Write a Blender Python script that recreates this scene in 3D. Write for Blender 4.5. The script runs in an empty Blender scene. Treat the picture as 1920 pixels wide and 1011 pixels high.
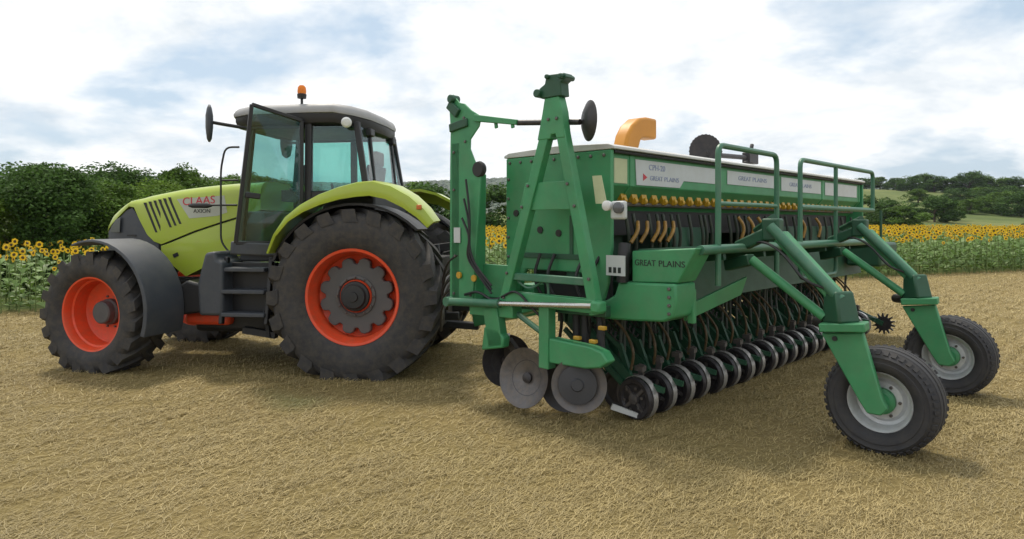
import bpy, bmesh, math, random
import numpy as np
from mathutils import Vector, Matrix
random.seed(7); RNG = np.random.default_rng(11)
R = math.radians
SC = bpy.context.scene
COL = SC.collection

# ------------------------------------------------------------------ camera
cam_d = bpy.data.cameras.new('camera'); cam = bpy.data.objects.new('camera', cam_d); COL.objects.link(cam)
cam.location = (0, 0, 1.85); cam.rotation_euler = (R(90), 0, 0)
cam_d.sensor_width = 36.0; cam_d.lens = 1250/1920*36.0; cam_d.shift_y = -87.5/1920
cam_d.clip_start = 0.05; cam_d.clip_end = 9000
SC.camera = cam

# ------------------------------------------------------------------ sky and sun
SUN_EL, SUN_AZ = 62.0, -32.0            # azimuth from +Y towards +X
w = bpy.data.worlds.new('World'); SC.world = w; w.use_nodes = True
nt = w.node_tree; N = nt.nodes; L = nt.links; N.clear()
def wn(t, **k):
    n = N.new(t)
    for a, b in k.items(): setattr(n, a, b)
    return n
out = wn('ShaderNodeOutputWorld'); bg = wn('ShaderNodeBackground'); bg.inputs[1].default_value = 0.092
sky = wn('ShaderNodeTexSky', sky_type='NISHITA', sun_disc=False)
sky.sun_elevation = R(SUN_EL); sky.sun_rotation = R(SUN_AZ); sky.air_density = 1.0; sky.dust_density = 1.5
tc = wn('ShaderNodeTexCoord'); sep = wn('ShaderNodeSeparateXYZ'); L.new(tc.outputs['Generated'], sep.inputs[0])
def m(op, a, b=None, c=None):
    n = wn('ShaderNodeMath', operation=op)
    for i, v in enumerate((a, b, c)):
        if v is None: continue
        if isinstance(v, (int, float)): n.inputs[i].default_value = v
        else: L.new(v, n.inputs[i])
    return n.outputs[0]
zc = m('ADD', m('MAXIMUM', sep.outputs[2], 0.0), 0.30)
cmb = wn('ShaderNodeCombineXYZ')
L.new(m('DIVIDE', sep.outputs[0], zc), cmb.inputs[0]); L.new(m('DIVIDE', sep.outputs[1], zc), cmb.inputs[1])
def wnoise(scale, detail, rough, off, dist=0.0):
    mp = wn('ShaderNodeMapping'); mp.inputs['Location'].default_value = off
    L.new(cmb.outputs[0], mp.inputs[0])
    n = wn('ShaderNodeTexNoise'); n.inputs['Scale'].default_value = scale; n.inputs['Detail'].default_value = detail
    n.inputs['Roughness'].default_value = rough; n.inputs['Distortion'].default_value = dist
    L.new(mp.outputs[0], n.inputs[0]); return n.outputs[0]
def wramp(fac, stops):
    r = wn('ShaderNodeValToRGB'); L.new(fac, r.inputs[0]); e = r.color_ramp.elements
    e[0].position, e[0].color = stops[0]; e[1].position, e[1].color = stops[-1]
    for p, c in stops[1:-1]:
        x = e.new(p); x.color = c
    return r.outputs[0]
g = lambda v: (v, v, v, 1)
cover = wramp(wnoise(1.55, 10, 0.56, (5.3, 0.4, 0), 0.15), [(0.36, g(0.0)), (0.49, g(1.0))])
shade = wramp(wnoise(2.3, 10, 0.62, (7.4, 2.2, 0), 0.2), [(0.30, (7.3, 8.2, 9.0, 1)), (0.43, (9.9, 10.3, 10.6, 1)), (0.56, (12.0, 12.0, 11.9, 1))])
skb = wn('ShaderNodeMix', data_type='RGBA'); skb.inputs[0].default_value = 0.70; L.new(sky.outputs[0], skb.inputs[6]); skb.inputs[7].default_value = (6.9, 8.5, 10.0, 1)
mx = wn('ShaderNodeMix', data_type='RGBA'); L.new(cover, mx.inputs[0]); L.new(skb.outputs[2], mx.inputs[6]); L.new(shade, mx.inputs[7])
L.new(mx.outputs[2], bg.inputs[0]); L.new(bg.outputs[0], out.inputs[0])
sd = bpy.data.lights.new('sun', 'SUN'); sd.energy = 2.8; sd.angle = R(8); sd.color = (1.0, 0.92, 0.78)
sun = bpy.data.objects.new('sun', sd); COL.objects.link(sun)
el, az = R(SUN_EL), R(SUN_AZ)
to_sun = Vector((math.cos(el)*math.sin(az), math.cos(el)*math.cos(az), math.sin(el)))
sun.rotation_euler = to_sun.to_track_quat('Z', 'Y').to_euler()
SC.view_settings.view_transform = 'Standard'; SC.view_settings.look = 'None'
SC.view_settings.exposure = 0.1; SC.view_settings.gamma = 1.0; SC.view_settings.use_curve_mapping = False
SC.render.engine = 'CYCLES'
SC.cycles.max_bounces = 8; SC.cycles.transparent_max_bounces = 16

# ------------------------------------------------------------------ materials
MATS = {}
def mat(name, col, rough=0.5, metal=0.0, spec=0.5, var=0.12, vscale=3.0, dirt=0.0, dirtcol=(0.20, 0.16, 0.09), bump=0.0, bscale=60.0, island=0.0, trans=0.0, coat=0.0, rust=0.0):
    """procedural paint / rubber / steel: base colour with cloudy variation, dust, relief and per-piece variation"""
    M = bpy.data.materials.new(name); M.use_nodes = True; t = M.node_tree; n = t.nodes; l = t.links; n.clear()
    o = n.new('ShaderNodeOutputMaterial'); b = n.new('ShaderNodeBsdfPrincipled')
    b.inputs['Roughness'].default_value = rough; b.inputs['Metallic'].default_value = metal
    b.inputs['Specular IOR Level'].default_value = spec; b.inputs['Coat Weight'].default_value = coat
    c = n.new('ShaderNodeTexCoord')
    no = n.new('ShaderNodeTexNoise'); no.inputs['Scale'].default_value = vscale; no.inputs['Detail'].default_value = 6; no.inputs['Roughness'].default_value = 0.65
    l.new(c.outputs['Object'], no.inputs[0])
    rp = n.new('ShaderNodeMapRange'); rp.inputs[1].default_value = 0.25; rp.inputs[2].default_value = 0.75
    rp.inputs[3].default_value = 1-var; rp.inputs[4].default_value = 1+var; l.new(no.outputs[0], rp.inputs[0])
    val = rp.outputs[0]
    if island:
        ge = n.new('ShaderNodeNewGeometry'); r2 = n.new('ShaderNodeMapRange'); r2.inputs[3].default_value = 1-island; r2.inputs[4].default_value = 1+island
        l.new(ge.outputs['Random Per Island'], r2.inputs[0]); mu = n.new('ShaderNodeMath'); mu.operation = 'MULTIPLY'
        l.new(val, mu.inputs[0]); l.new(r2.outputs[0], mu.inputs[1]); val = mu.outputs[0]
    vm = n.new('ShaderNodeVectorMath'); vm.operation = 'SCALE'; vm.inputs[0].default_value = col[:3]; l.new(val, vm.inputs['Scale'])
    cur = vm.outputs[0]
    if dirt:
        n2 = n.new('ShaderNodeTexNoise'); n2.inputs['Scale'].default_value = vscale*2.3; n2.inputs['Detail'].default_value = 9; n2.inputs['Roughness'].default_value = 0.7
        l.new(c.outputs['Object'], n2.inputs[0])
        r3 = n.new('ShaderNodeMapRange'); r3.inputs[1].default_value = 0.42; r3.inputs[2].default_value = 0.72; r3.inputs[3].default_value = 0; r3.inputs[4].default_value = dirt
        l.new(n2.outputs[0], r3.inputs[0]); mi = n.new('ShaderNodeMix'); mi.data_type = 'RGBA'
        l.new(r3.outputs[0], mi.inputs[0]); l.new(cur, mi.inputs[6]); mi.inputs[7].default_value = (*dirtcol, 1); cur = mi.outputs[2]
        r4 = n.new('ShaderNodeMapRange'); r4.inputs[3].default_value = rough; r4.inputs[4].default_value = min(1, rough+0.35); l.new(r3.outputs[0], r4.inputs[0]); l.new(r4.outputs[0], b.inputs['Roughness'])
    if rust:
        n5 = n.new('ShaderNodeTexNoise'); n5.inputs['Scale'].default_value = 16; n5.inputs['Detail'].default_value = 12; n5.inputs['Roughness'].default_value = 0.8; l.new(c.outputs['Object'], n5.inputs[0])
        r5 = n.new('ShaderNodeMapRange'); r5.inputs[1].default_value = 0.63; r5.inputs[2].default_value = 0.70; r5.inputs[3].default_value = 0; r5.inputs[4].default_value = rust; l.new(n5.outputs[0], r5.inputs[0])
        m5 = n.new('ShaderNodeMix'); m5.data_type = 'RGBA'; l.new(r5.outputs[0], m5.inputs[0]); l.new(cur, m5.inputs[6]); m5.inputs[7].default_value = (0.13, 0.10, 0.06, 1); cur = m5.outputs[2]
    l.new(cur, b.inputs['Base Color'])
    if bump:
        n3 = n.new('ShaderNodeTexNoise'); n3.inputs['Scale'].default_value = bscale; n3.inputs['Detail'].default_value = 5; l.new(c.outputs['Object'], n3.inputs[0])
        bp = n.new('ShaderNodeBump'); bp.inputs['Strength'].default_value = bump; bp.inputs['Distance'].default_value = 0.01; l.new(n3.outputs[0], bp.inputs['Height']); l.new(bp.outputs[0], b.inputs['Normal'])
    sh = b.outputs[0]
    if trans:
        tb = n.new('ShaderNodeBsdfTranslucent'); l.new(cur, tb.inputs[0]); ms = n.new('ShaderNodeMixShader'); ms.inputs[0].default_value = trans
        l.new(sh, ms.inputs[1]); l.new(tb.outputs[0], ms.inputs[2]); sh = ms.outputs[0]
    l.new(sh, o.inputs[0]); MATS[name] = M; return M
def glass(name, tint, refl=0.06):
    M = bpy.data.materials.new(name); M.use_nodes = True; t = M.node_tree; n = t.nodes; l = t.links; n.clear()
    o = n.new('ShaderNodeOutputMaterial'); tr = n.new('ShaderNodeBsdfTransparent'); tr.inputs[0].default_value = (*tint, 1)
    gl = n.new('ShaderNodeBsdfGlossy'); gl.inputs['Roughness'].default_value = 0.02; lw = n.new('ShaderNodeLayerWeight'); lw.inputs[0].default_value = 0.5; pw = n.new('ShaderNodeMath'); pw.operation = 'POWER'; pw.inputs[1].default_value = 4.0; l.new(lw.outputs['Facing'], pw.inputs[0]); fr = n.new('ShaderNodeMath'); fr.operation = 'MULTIPLY_ADD'; fr.inputs[1].default_value = 0.5; fr.inputs[2].default_value = 0.06; l.new(pw.outputs[0], fr.inputs[0])
    ms = n.new('ShaderNodeMixShader'); l.new(fr.outputs[0], ms.inputs[0]); l.new(tr.outputs[0], ms.inputs[1]); l.new(gl.outputs[0], ms.inputs[2]); l.new(ms.outputs[0], o.inputs[0])
    MATS[name] = M; return M
mat('lime', (0.36, 0.46, 0.036), 0.32, dirt=0.22, dirtcol=(0.34, 0.30, 0.13), var=0.05, coat=0.3)
mat('green', (0.043, 0.248, 0.100), 0.45, dirt=0.4, dirtcol=(0.11, 0.22, 0.115), var=0.22, vscale=2.2, bump=0.05, bscale=25, rust=0.8)
mat('green_dark', (0.014, 0.075, 0.038), 0.5, rust=0.6, dirt=0.3, dirtcol=(0.05, 0.085, 0.045), var=0.2)
mat('green_tube', (0.035, 0.15, 0.085), 0.4, rust=0.7, dirt=0.35, dirtcol=(0.16, 0.20, 0.15), var=0.12)
mat('tyre', (0.032, 0.031, 0.033), 0.75, dirt=0.6, dirtcol=(0.105, 0.088, 0.064), var=0.3, bump=0.3, bscale=40, vscale=5)
mat('drill_tyre', (0.030, 0.030, 0.034), 0.75, dirt=0.5, dirtcol=(0.075, 0.068, 0.058), var=0.2, bump=0.2, bscale=50, vscale=4)
mat('rim_red', (0.74, 0.070, 0.020), 0.42, dirt=0.45, dirtcol=(0.36, 0.11, 0.055), var=0.12, vscale=5)
mat('rim_grey', (0.58, 0.60, 0.62), 0.4, metal=0.2, dirt=0.4, dirtcol=(0.25, 0.23, 0.19), var=0.08)
mat('weight_grey', (0.080, 0.080, 0.082), 0.6, dirt=0.4, dirtcol=(0.13, 0.12, 0.105))
mat('plastic_dark', (0.045, 0.052, 0.065), 0.5, dirt=0.4, dirtcol=(0.10, 0.10, 0.095), var=0.12)
mat('plastic_black', (0.012, 0.012, 0.014), 0.45, dirt=0.25, dirtcol=(0.04, 0.038, 0.034))
mat('chassis', (0.018, 0.019, 0.022), 0.6, dirt=0.45, dirtcol=(0.06, 0.052, 0.042))
mat('roof_grey', (0.32, 0.32, 0.325), 0.5, dirt=0.35, dirtcol=(0.24, 0.22, 0.19), var=0.06)
mat('lid_grey', (0.55, 0.56, 0.55), 0.5, dirt=0.35, dirtcol=(0.36, 0.34, 0.29), var=0.06)
mat('decal_white', (0.50, 0.53, 0.54), 0.4, dirt=0.3, dirtcol=(0.42, 0.42, 0.38), var=0.05)
mat('decal_cream', (0.46, 0.50, 0.30), 0.5, dirt=0.3, dirtcol=(0.3, 0.32, 0.2))
mat('decal_faded', (0.22, 0.26, 0.40), 0.5, var=0.3, vscale=20); mat('decal_blue', (0.10, 0.16, 0.38), 0.5); mat('decal_red', (0.50, 0.03, 0.05), 0.5); mat('decal_black', (0.015, 0.02, 0.02), 0.5)
mat('badge_grey', (0.42, 0.44, 0.38), 0.4, var=0.05)
mat('yellow', (0.50, 0.29, 0.022), 0.45, dirt=0.35, dirtcol=(0.25, 0.16, 0.05), var=0.15)
mat('hose_amber', (0.34, 0.18, 0.03), 0.4, dirt=0.6, dirtcol=(0.10, 0.07, 0.03), var=0.3, vscale=8)
mat('hose_brown', (0.10, 0.065, 0.025), 0.5, dirt=0.5, dirtcol=(0.03, 0.03, 0.02), var=0.4, vscale=9); mat('duct_orange', (0.58, 0.24, 0.015), 0.45, dirt=0.2, dirtcol=(0.42, 0.2, 0.05), var=0.06)
mat('steel', (0.115, 0.108, 0.108), 0.42, metal=0.5, dirt=0.7, dirtcol=(0.20, 0.165, 0.135), var=0.3, vscale=7)
mat('steel_bright', (0.55, 0.55, 0.54), 0.25, metal=0.9, dirt=0.4, dirtcol=(0.3, 0.27, 0.22))
mat('steel_dark', (0.028, 0.026, 0.030), 0.4, metal=0.2, dirt=0.5, dirtcol=(0.085, 0.070, 0.06), vscale=7)
mat('band_steel', (0.42, 0.41, 0.40), 0.35, metal=0.6, dirt=0.4, dirtcol=(0.2, 0.17, 0.14)); mat('tube_dark', (0.02, 0.035, 0.025), 0.5, dirt=0.4, dirtcol=(0.09, 0.07, 0.03)); mat('disc_face', (0.035, 0.036, 0.042), 0.5, dirt=0.3, dirtcol=(0.07, 0.065, 0.06))
mat('seat_cloth', (0.03, 0.032, 0.035), 0.85); mat('interior', (0.06, 0.062, 0.066), 0.7)
mat('lamp_dark', (0.10, 0.105, 0.115), 0.15); mat('lamp_clear', (0.62, 0.63, 0.63), 0.15); mat('lamp_red', (0.45, 0.03, 0.02), 0.2); mat('lamp_tail', (0.55, 0.14, 0.02), 0.25); mat('lamp_amber', (0.85, 0.28, 0.02), 0.15, trans=0.35)
mat('petal', (0.82, 0.52, 0.015), 0.55, island=0.15, trans=0.25); mat('seed_brown', (0.085, 0.05, 0.015), 0.8)
mat('sun_leaf', (0.115, 0.195, 0.042), 0.55, island=0.35, trans=0.25); mat('sun_stem', (0.13, 0.19, 0.05), 0.6)
mat('leaf_dark', (0.060, 0.118, 0.026), 0.7, spec=0.15, island=0.45, var=0.35, vscale=3.0, trans=0.35)
mat('leaf_mid', (0.088, 0.158, 0.026), 0.7, spec=0.15, island=0.45, var=0.35, vscale=3.0, trans=0.35)
mat('leaf_light', (0.125, 0.205, 0.028), 0.7, spec=0.15, island=0.4, var=0.3, vscale=3.0, trans=0.35)
mat('bark', (0.09, 0.07, 0.05), 0.9, bump=0.6, bscale=15)
mat('forest', (0.026, 0.050, 0.020), 0.7, island=0.35, var=0.3, vscale=0.05)
mat('straw', (0.365, 0.288, 0.130), 0.65, island=0.32, var=0.2, vscale=0.7, trans=0.15)
glass('glass_teal', (0.62, 0.84, 0.81)); glass('glass_clear', (0.78, 0.88, 0.88)); glass('glass_dark', (0.10, 0.17, 0.18))

# ------------------------------------------------------------------ mesh helpers
class MB:
    def __init__(s): s.v = []; s.f = []; s.m = []
    def add(s, vs, fs, mi=0):
        k = len(s.v); s.v += [tuple(p) for p in vs]; s.f += [tuple(i+k for i in f) for f in fs]; s.m += [mi]*len(fs); return s
    def box(s, c, size, rot=None, mi=0):
        hx, hy, hz = [q/2 for q in size]; Q = Matrix.Identity(3) if rot is None else rot; c = Vector(c)
        vs = [c+Q@Vector((x*hx, y*hy, z*hz)) for x in (-1, 1) for y in (-1, 1) for z in (-1, 1)]
        return s.add(vs, [(0,1,3,2),(4,6,7,5),(0,4,5,1),(2,3,7,6),(0,2,6,4),(1,5,7,3)], mi)
    def bar(s, a, b, w, h, up=(0,0,1), w2=None, h2=None, mi=0):
        a, b = Vector(a), Vector(b); d = (b-a).normalized(); u = Vector(up)
        x = d.cross(u)
        if x.length < 1e-4: x = d.cross(Vector((1,0,0)))
        x.normalize(); z = x.cross(d)
        w2 = w if w2 is None else w2; h2 = h if h2 is None else h2
        vs = [a+x*sx*w/2+z*sz*h/2 for sx, sz in ((-1,-1),(1,-1),(1,1),(-1,1))]+[b+x*sx*w2/2+z*sz*h2/2 for sx, sz in ((-1,-1),(1,-1),(1,1),(-1,1))]
        return s.add(vs, [(3,2,1,0),(4,5,6,7),(0,1,5,4),(1,2,6,5),(2,3,7,6),(3,0,4,7)], mi)
    def tube(s, pts, r, n=10, r2=None, cap=True, mi=0):
        P = [Vector(p) for p in pts]; rings = []; k = len(P); prev = None
        for i, p in enumerate(P):
            d = (P[min(i+1, k-1)]-P[max(i-1, 0)]).normalized()
            if prev is None:
                x = d.cross(Vector((0,0,1)))
                if x.length < 0.05: x = d.cross(Vector((1,0,0)))
            else: x = prev-d*prev.dot(d)
            x.normalize(); prev = x; y = d.cross(x)
            rr = r if r2 is None else r+(r2-r)*i/(k-1)
            rings.append([p+(x*math.cos(2*math.pi*j/n)+y*math.sin(2*math.pi*j/n))*rr for j in range(n)])
        vs = [q for g_ in rings for q in g_]; fs = []
        for i in range(k-1):
            for j in range(n): fs.append((i*n+j, i*n+(j+1) % n, (i+1)*n+(j+1) % n, (i+1)*n+j))
        if cap: fs += [tuple(range(n))[::-1], tuple(range((k-1)*n, k*n))]
        return s.add(vs, fs, mi)
    def lathe(s, prof, c=(0,0,0), axis=(0,1,0), n=32, mi=0, closed=False, cap=True):
        """prof: (radius, offset along axis)"""
        c = Vector(c); ax = Vector(axis).normalized(); x = ax.cross(Vector((0,0,1)))
        if x.length < 0.05: x = ax.cross(Vector((1,0,0)))
        x.normalize(); y = ax.cross(x); vs = []; fs = []; k = len(prof)
        for r_, h in prof:
            for j in range(n):
                a = 2*math.pi*j/n; vs.append(c+ax*h+(x*math.cos(a)+y*math.sin(a))*r_)
        for i in range(k if closed else k-1):
            i2 = (i+1) % k
            for j in range(n): fs.append((i*n+j, i2*n+j, i2*n+(j+1) % n, i*n+(j+1) % n))
        if not closed and cap:
            if prof[0][0] > 1e-4: fs.append(tuple(range(n)))
            if prof[-1][0] > 1e-4: fs.append(tuple(range((k-1)*n, k*n))[::-1])
        return s.add(vs, fs, mi)
    def prism(s, poly, o, ex, ey, ez, t, mi=0):
        """2D polygon in plane (ex,ey) at o, extruded t along ez"""
        o, ex, ey, ez = map(Vector, (o, ex, ey, ez)); n = len(poly)
        vs = [o+ex*a+ey*b for a, b in poly]+[o+ex*a+ey*b+ez*t for a, b in poly]
        fs = [tuple(range(n))[::-1], tuple(range(n, 2*n))]+[(i, (i+1) % n, n+(i+1) % n, n+i) for i in range(n)]
        return s.add(vs, fs, mi)
    def loft(s, rings, closed=True, cap=True, mi=0):
        n = len(rings[0]); k = len(rings); vs = [q for g_ in rings for q in g_]; fs = []
        for i in range(k-1):
            for j in range(n if closed else n-1): fs.append((i*n+j, i*n+(j+1) % n, (i+1)*n+(j+1) % n, (i+1)*n+j))
        if cap: fs += [tuple(range(n))[::-1], tuple(range((k-1)*n, k*n))]
        return s.add(vs, fs, mi)
    def mesh(s, name, mats, smooth=35):
        me = bpy.data.meshes.new(name); me.from_pydata(s.v, [], s.f)
        for q in ([mats] if isinstance(mats, str) else mats): me.materials.append(MATS[q])
        me.polygons.foreach_set('material_index', s.m)
        bm = bmesh.new(); bm.from_mesh(me); bmesh.ops.recalc_face_normals(bm, faces=bm.faces); bm.to_mesh(me); bm.free()
        if smooth:
            me.polygons.foreach_set('use_smooth', [True]*len(me.polygons)); me.set_sharp_from_angle(angle=R(smooth))
        me.update(); return me
    def build(s, name, mats, parent=None, bevel=0.0, smooth=35, seg=2):
        o = bpy.data.objects.new(name, s.mesh(name, mats, smooth)); COL.objects.link(o)
        if parent is not None: o.parent = parent
        if bevel:
            b = o.modifiers.new('bevel', 'BEVEL'); b.width = bevel; b.segments = seg; b.limit_method = 'ANGLE'; b.angle_limit = R(40)
        return o
def empty(name, loc=(0,0,0), rz=0.0, parent=None):
    o = bpy.data.objects.new(name, None); COL.objects.link(o); o.location = loc; o.rotation_euler = (0, 0, rz); o.empty_display_size = 0.2
    if parent is not None: o.parent = parent
    return o
def tag(o, label=None, cat=None, group=None, kind=None):
    for k, v in (('label', label), ('category', cat), ('group', group), ('kind', kind)):
        if v: o[k] = v
    return o
def copy_tree(o, parent=None, **kw):
    c = o.copy(); COL.objects.link(c); c.parent = parent
    for ch in list(o.children): copy_tree(ch, c)
    return c
def letters(name, text, size, M, mname, parent, ext=0.0015, width=None):
    cu = bpy.data.curves.new(name, 'FONT'); cu.body = text; cu.size = size; cu.extrude = ext; cu.align_x = 'LEFT'
    t = bpy.data.objects.new('tmp', cu); COL.objects.link(t)
    me = bpy.data.meshes.new_from_object(t); bpy.data.objects.remove(t)
    if width:
        xs = [v.co.x for v in me.vertices]; k = width/(max(xs)-min(xs))
        for v in me.vertices: v.co.x *= k
    me.transform(M); me.materials.clear(); me.materials.append(MATS[mname])
    o = bpy.data.objects.new(name, me); COL.objects.link(o); o.parent = parent; return o
def words(text, size, o, ex, ey, mname, parent, width):
    ws = text.split(); tot = sum(len(q) for q in ws)+0.7*(len(ws)-1); p = Vector(o); e = Vector(ex).normalized()
    for q in ws:
        letters('lettering', q, size, frame3(p, ex, ey), mname, parent, width=width*len(q)/tot); p = p+e*width*(len(q)+0.7)/tot
def frame3(o, ex, ey):
    ex, ey = Vector(ex).normalized(), Vector(ey).normalized(); ez = ex.cross(ey)
    return Matrix(((ex.x, ey.x, ez.x, o[0]), (ex.y, ey.y, ez.y, o[1]), (ex.z, ey.z, ez.z, o[2]), (0,0,0,1)))
def arc_pts(pts, r=0.06, n=4):
    """polyline with rounded corners"""
    P = [Vector(p) for p in pts]; res = [P[0]]
    for a, b, c in zip(P, P[1:], P[2:]):
        d1 = (a-b); d2 = (c-b); k = min(r, d1.length/2, d2.length/2); p1 = b+d1.normalized()*k; p2 = b+d2.normalized()*k
        for i in range(n+1):
            t = i/n; res.append(p1*(1-t)**2+b*2*t*(1-t)+p2*t*t)
    res.append(P[-1]); return res
def smooth01(a, b, x):
    t = np.clip((x-a)/(b-a), 0, 1); return t*t*(3-2*t)

# ------------------------------------------------------------------ ground
EDGE0, EDGEK = 17.4, 0.40                # field edge: Y = EDGE0 + EDGEK * X
def beyond(x, y): return (y-(EDGE0+EDGEK*x))/math.hypot(1, EDGEK)
def height(x, y):
    x = np.asarray(x, float); y = np.asarray(y, float); d = beyond(x, y)
    h = 20*smooth01(35, 260, d)*(0.22+0.78*smooth01(-40, 120, x))
    h = h+116*np.clip(0.90+0.00014*x, 0.70, 1.05)*smooth01(650, 1700, d)*(1+0.08*np.sin(x/310.0)+0.05*np.sin(x/127.0+1.3))
    return h
def make_ground():
    rr = np.concatenate([[0.0], np.geomspace(2.0, 4200, 72)]); na = 180
    vs = [(0, 0, 0)]; fs = []
    for r_ in rr[1:]:
        for j in range(na):
            a = 2*math.pi*j/na; x, y = r_*math.cos(a), r_*math.sin(a)
            vs.append((x, y, float(height(x, y)) if y > 0 else 0.0))
    for j in range(na): fs.append((0, 1+j, 1+(j+1) % na))
    for i in range(len(rr)-2):
        for j in range(na):
            a, b = 1+i*na+j, 1+i*na+(j+1) % na; fs.append((a, a+na, b+na, b))
    me = bpy.data.meshes.new('ground'); me.from_pydata(vs, [], fs)
    me.polygons.foreach_set('use_smooth', [True]*len(fs))
    o = bpy.data.objects.new('ground', me); COL.objects.link(o)
    M = bpy.data.materials.new('ground'); M.use_nodes = True; t = M.node_tree; n = t.nodes; l = t.links; n.clear()
    ou = n.new('ShaderNodeOutputMaterial'); b = n.new('ShaderNodeBsdfPrincipled'); b.inputs['Roughness'].default_value = 0.95; b.inputs['Specular IOR Level'].default_value = 0.1
    ge = n.new('ShaderNodeNewGeometry')
    def noise(sc, det=6, ro=0.65):
        q = n.new('ShaderNodeTexNoise'); q.inputs['Scale'].default_value = sc; q.inputs['Detail'].default_value = det; q.inputs['Roughness'].default_value = ro; l.new(ge.outputs['Position'], q.inputs[0]); return q.outputs[0]
    def ramp(f, st):
        q = n.new('ShaderNodeValToRGB'); l.new(f, q.inputs[0]); e = q.color_ramp.elements; e[0].position, e[0].color = st[0]; e[1].position, e[1].color = st[-1]
        for p, c in st[1:-1]: e.new(p).color = c
        return q.outputs[0]
    def mix(f, a, c):
        q = n.new('ShaderNodeMix'); q.data_type = 'RGBA'; l.new(f, q.inputs[0]); l.new(a, q.inputs[6]); l.new(c, q.inputs[7]); return q.outputs[2]
    soil = ramp(noise(14, 10, 0.75), [(0.30, (0.115, 0.080, 0.034, 1)), (0.48, (0.225, 0.170, 0.072, 1)), (0.66, (0.34, 0.265, 0.118, 1))])
    tint = ramp(noise(0.55, 5), [(0.35, (0.20, 0.165, 0.062, 1)), (0.65, (0.30, 0.23, 0.105, 1))])
    sm = n.new('ShaderNodeMix'); sm.data_type = 'RGBA'; sm.inputs[0].default_value = 0.4; l.new(soil, sm.inputs[6]); l.new(tint, sm.inputs[7]); straw = sm.outputs[2]
    grass = ramp(noise(0.02, 8, 0.7), [(0.36, (0.075, 0.105, 0.035, 1)), (0.5, (0.12, 0.15, 0.05, 1)), (0.64, (0.21, 0.21, 0.085, 1))])
    dt = n.new('ShaderNodeVectorMath'); dt.operation = 'DOT_PRODUCT'; k = math.hypot(1, EDGEK); dt.inputs[1].default_value = (-EDGEK/k, 1/k, 0); l.new(ge.outputs['Position'], dt.inputs[0])
    mr = n.new('ShaderNodeMapRange'); mr.inputs[1].default_value = EDGE0/k+0.3; mr.inputs[2].default_value = EDGE0/k+1.2; l.new(dt.outputs['Value'], mr.inputs[0])
    l.new(mix(mr.outputs[0], straw, grass), b.inputs['Base Color'])
    bp = n.new('ShaderNodeBump'); bp.inputs['Strength'].default_value = 0.8; bp.inputs['Distance'].default_value = 0.05; l.new(noise(11, 10, 0.75), bp.inputs['Height']); l.new(bp.outputs[0], b.inputs['Normal'])
    l.new(b.outputs[0], ou.inputs[0]); me.materials.append(M)
    return tag(o, 'straw-coloured harvested field rising to green hills far behind', kind='structure')
make_ground()

def quads_mesh(name, Q, mname):
    """Q: (n,4,3) array of quads"""
    nq = len(Q); me = bpy.data.meshes.new(name); me.vertices.add(nq*4); me.vertices.foreach_set('co', Q.reshape(-1).astype(np.float32))
    me.loops.add(nq*4); me.loops.foreach_set('vertex_index', np.arange(nq*4, dtype=np.int32))
    me.polygons.add(nq); me.polygons.foreach_set('loop_start', np.arange(0, nq*4, 4, dtype=np.int32)); me.polygons.foreach_set('loop_total', np.full(nq, 4, np.int32))
    me.update(calc_edges=True); me.materials.append(MATS[mname]); return me
def make_stubble():
    n = 780000
    y = 2.2*(26/2.2)**RNG.random(n)                      # denser near the camera
    x = (RNG.random(n)*2-1)*(0.95*y+1.5)
    keep = beyond(x, y) < 0.2; x, y = x[keep], y[keep]; n = len(x)
    sc = np.clip(y/6.0, 0.7, 2.6)
    clump = 0.5+0.5*np.sin(x*2.1+1.3*np.sin(y*1.7))*np.sin(y*2.6+1.1*np.sin(x*1.3))
    stand = RNG.random(n) < 0.38
    a = np.where(RNG.random(n) < 0.55, R(44)+RNG.normal(size=n)*0.45, RNG.random(n)*2*math.pi)
    # standing stalks gather in drilled rows that run with the old crop
    ra = R(44); off = -x*math.sin(ra)+y*math.cos(ra); snap = np.round(off/0.26)*0.26+RNG.normal(size=n)*0.035-off
    x = np.where(stand, x-math.sin(ra)*snap, x); y = np.where(stand, y+math.cos(ra)*snap, y)
    tuft = np.sin(x*5.1+2*np.sin(y*3.3))*np.sin(y*4.7+2*np.sin(x*2.9)) + 0.6*np.sin(x*1.3+y*0.9)*np.sin(y*1.1-x*0.6); RND = RNG.random(n) < np.clip(0.72+0.42*tuft, 0.25, 1); x, y, stand, a, sc, clump = x[RND], y[RND], stand[RND], a[RND], sc[RND], clump[RND]; n = len(x)
    ln = (0.025+0.06*RNG.random(n))*sc**0.5; wd = (0.0016+0.0018*RNG.random(n))*sc
    tilt = np.where(stand, 1.0+0.5*RNG.random(n), 0.02+0.35*RNG.random(n)**2)
    ln = np.where(stand, ln*0.55*(0.6+0.6*clump), ln)
    d = np.stack([np.cos(a)*np.cos(tilt), np.sin(a)*np.cos(tilt), np.sin(tilt)], 1)
    sd_ = np.stack([-np.sin(a), np.cos(a), 0*a], 1)
    p = np.stack([x, y, np.where(stand, -0.005, 0.004+0.03*RNG.random(n)*clump)], 1)
    e = p+d*ln[:, None]; s_ = sd_*wd[:, None]
    Q = np.stack([p-s_, p+s_, e+s_*0.7, e-s_*0.7], 1)
    o = bpy.data.objects.new('stubble', quads_mesh('stubble', Q, 'straw')); COL.objects.link(o)
    tag(o, 'short cut straw stubble and chaff covering the harvested field', 'stubble', kind='stuff')
make_stubble()

# ------------------------------------------------------------------ tractor
A_T = R(7)
tractor = tag(empty('tractor', (-1.735, 9.13, 0), math.pi-A_T), 'lime green tractor with red wheel rims and open cab door', 'tractor')

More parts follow.
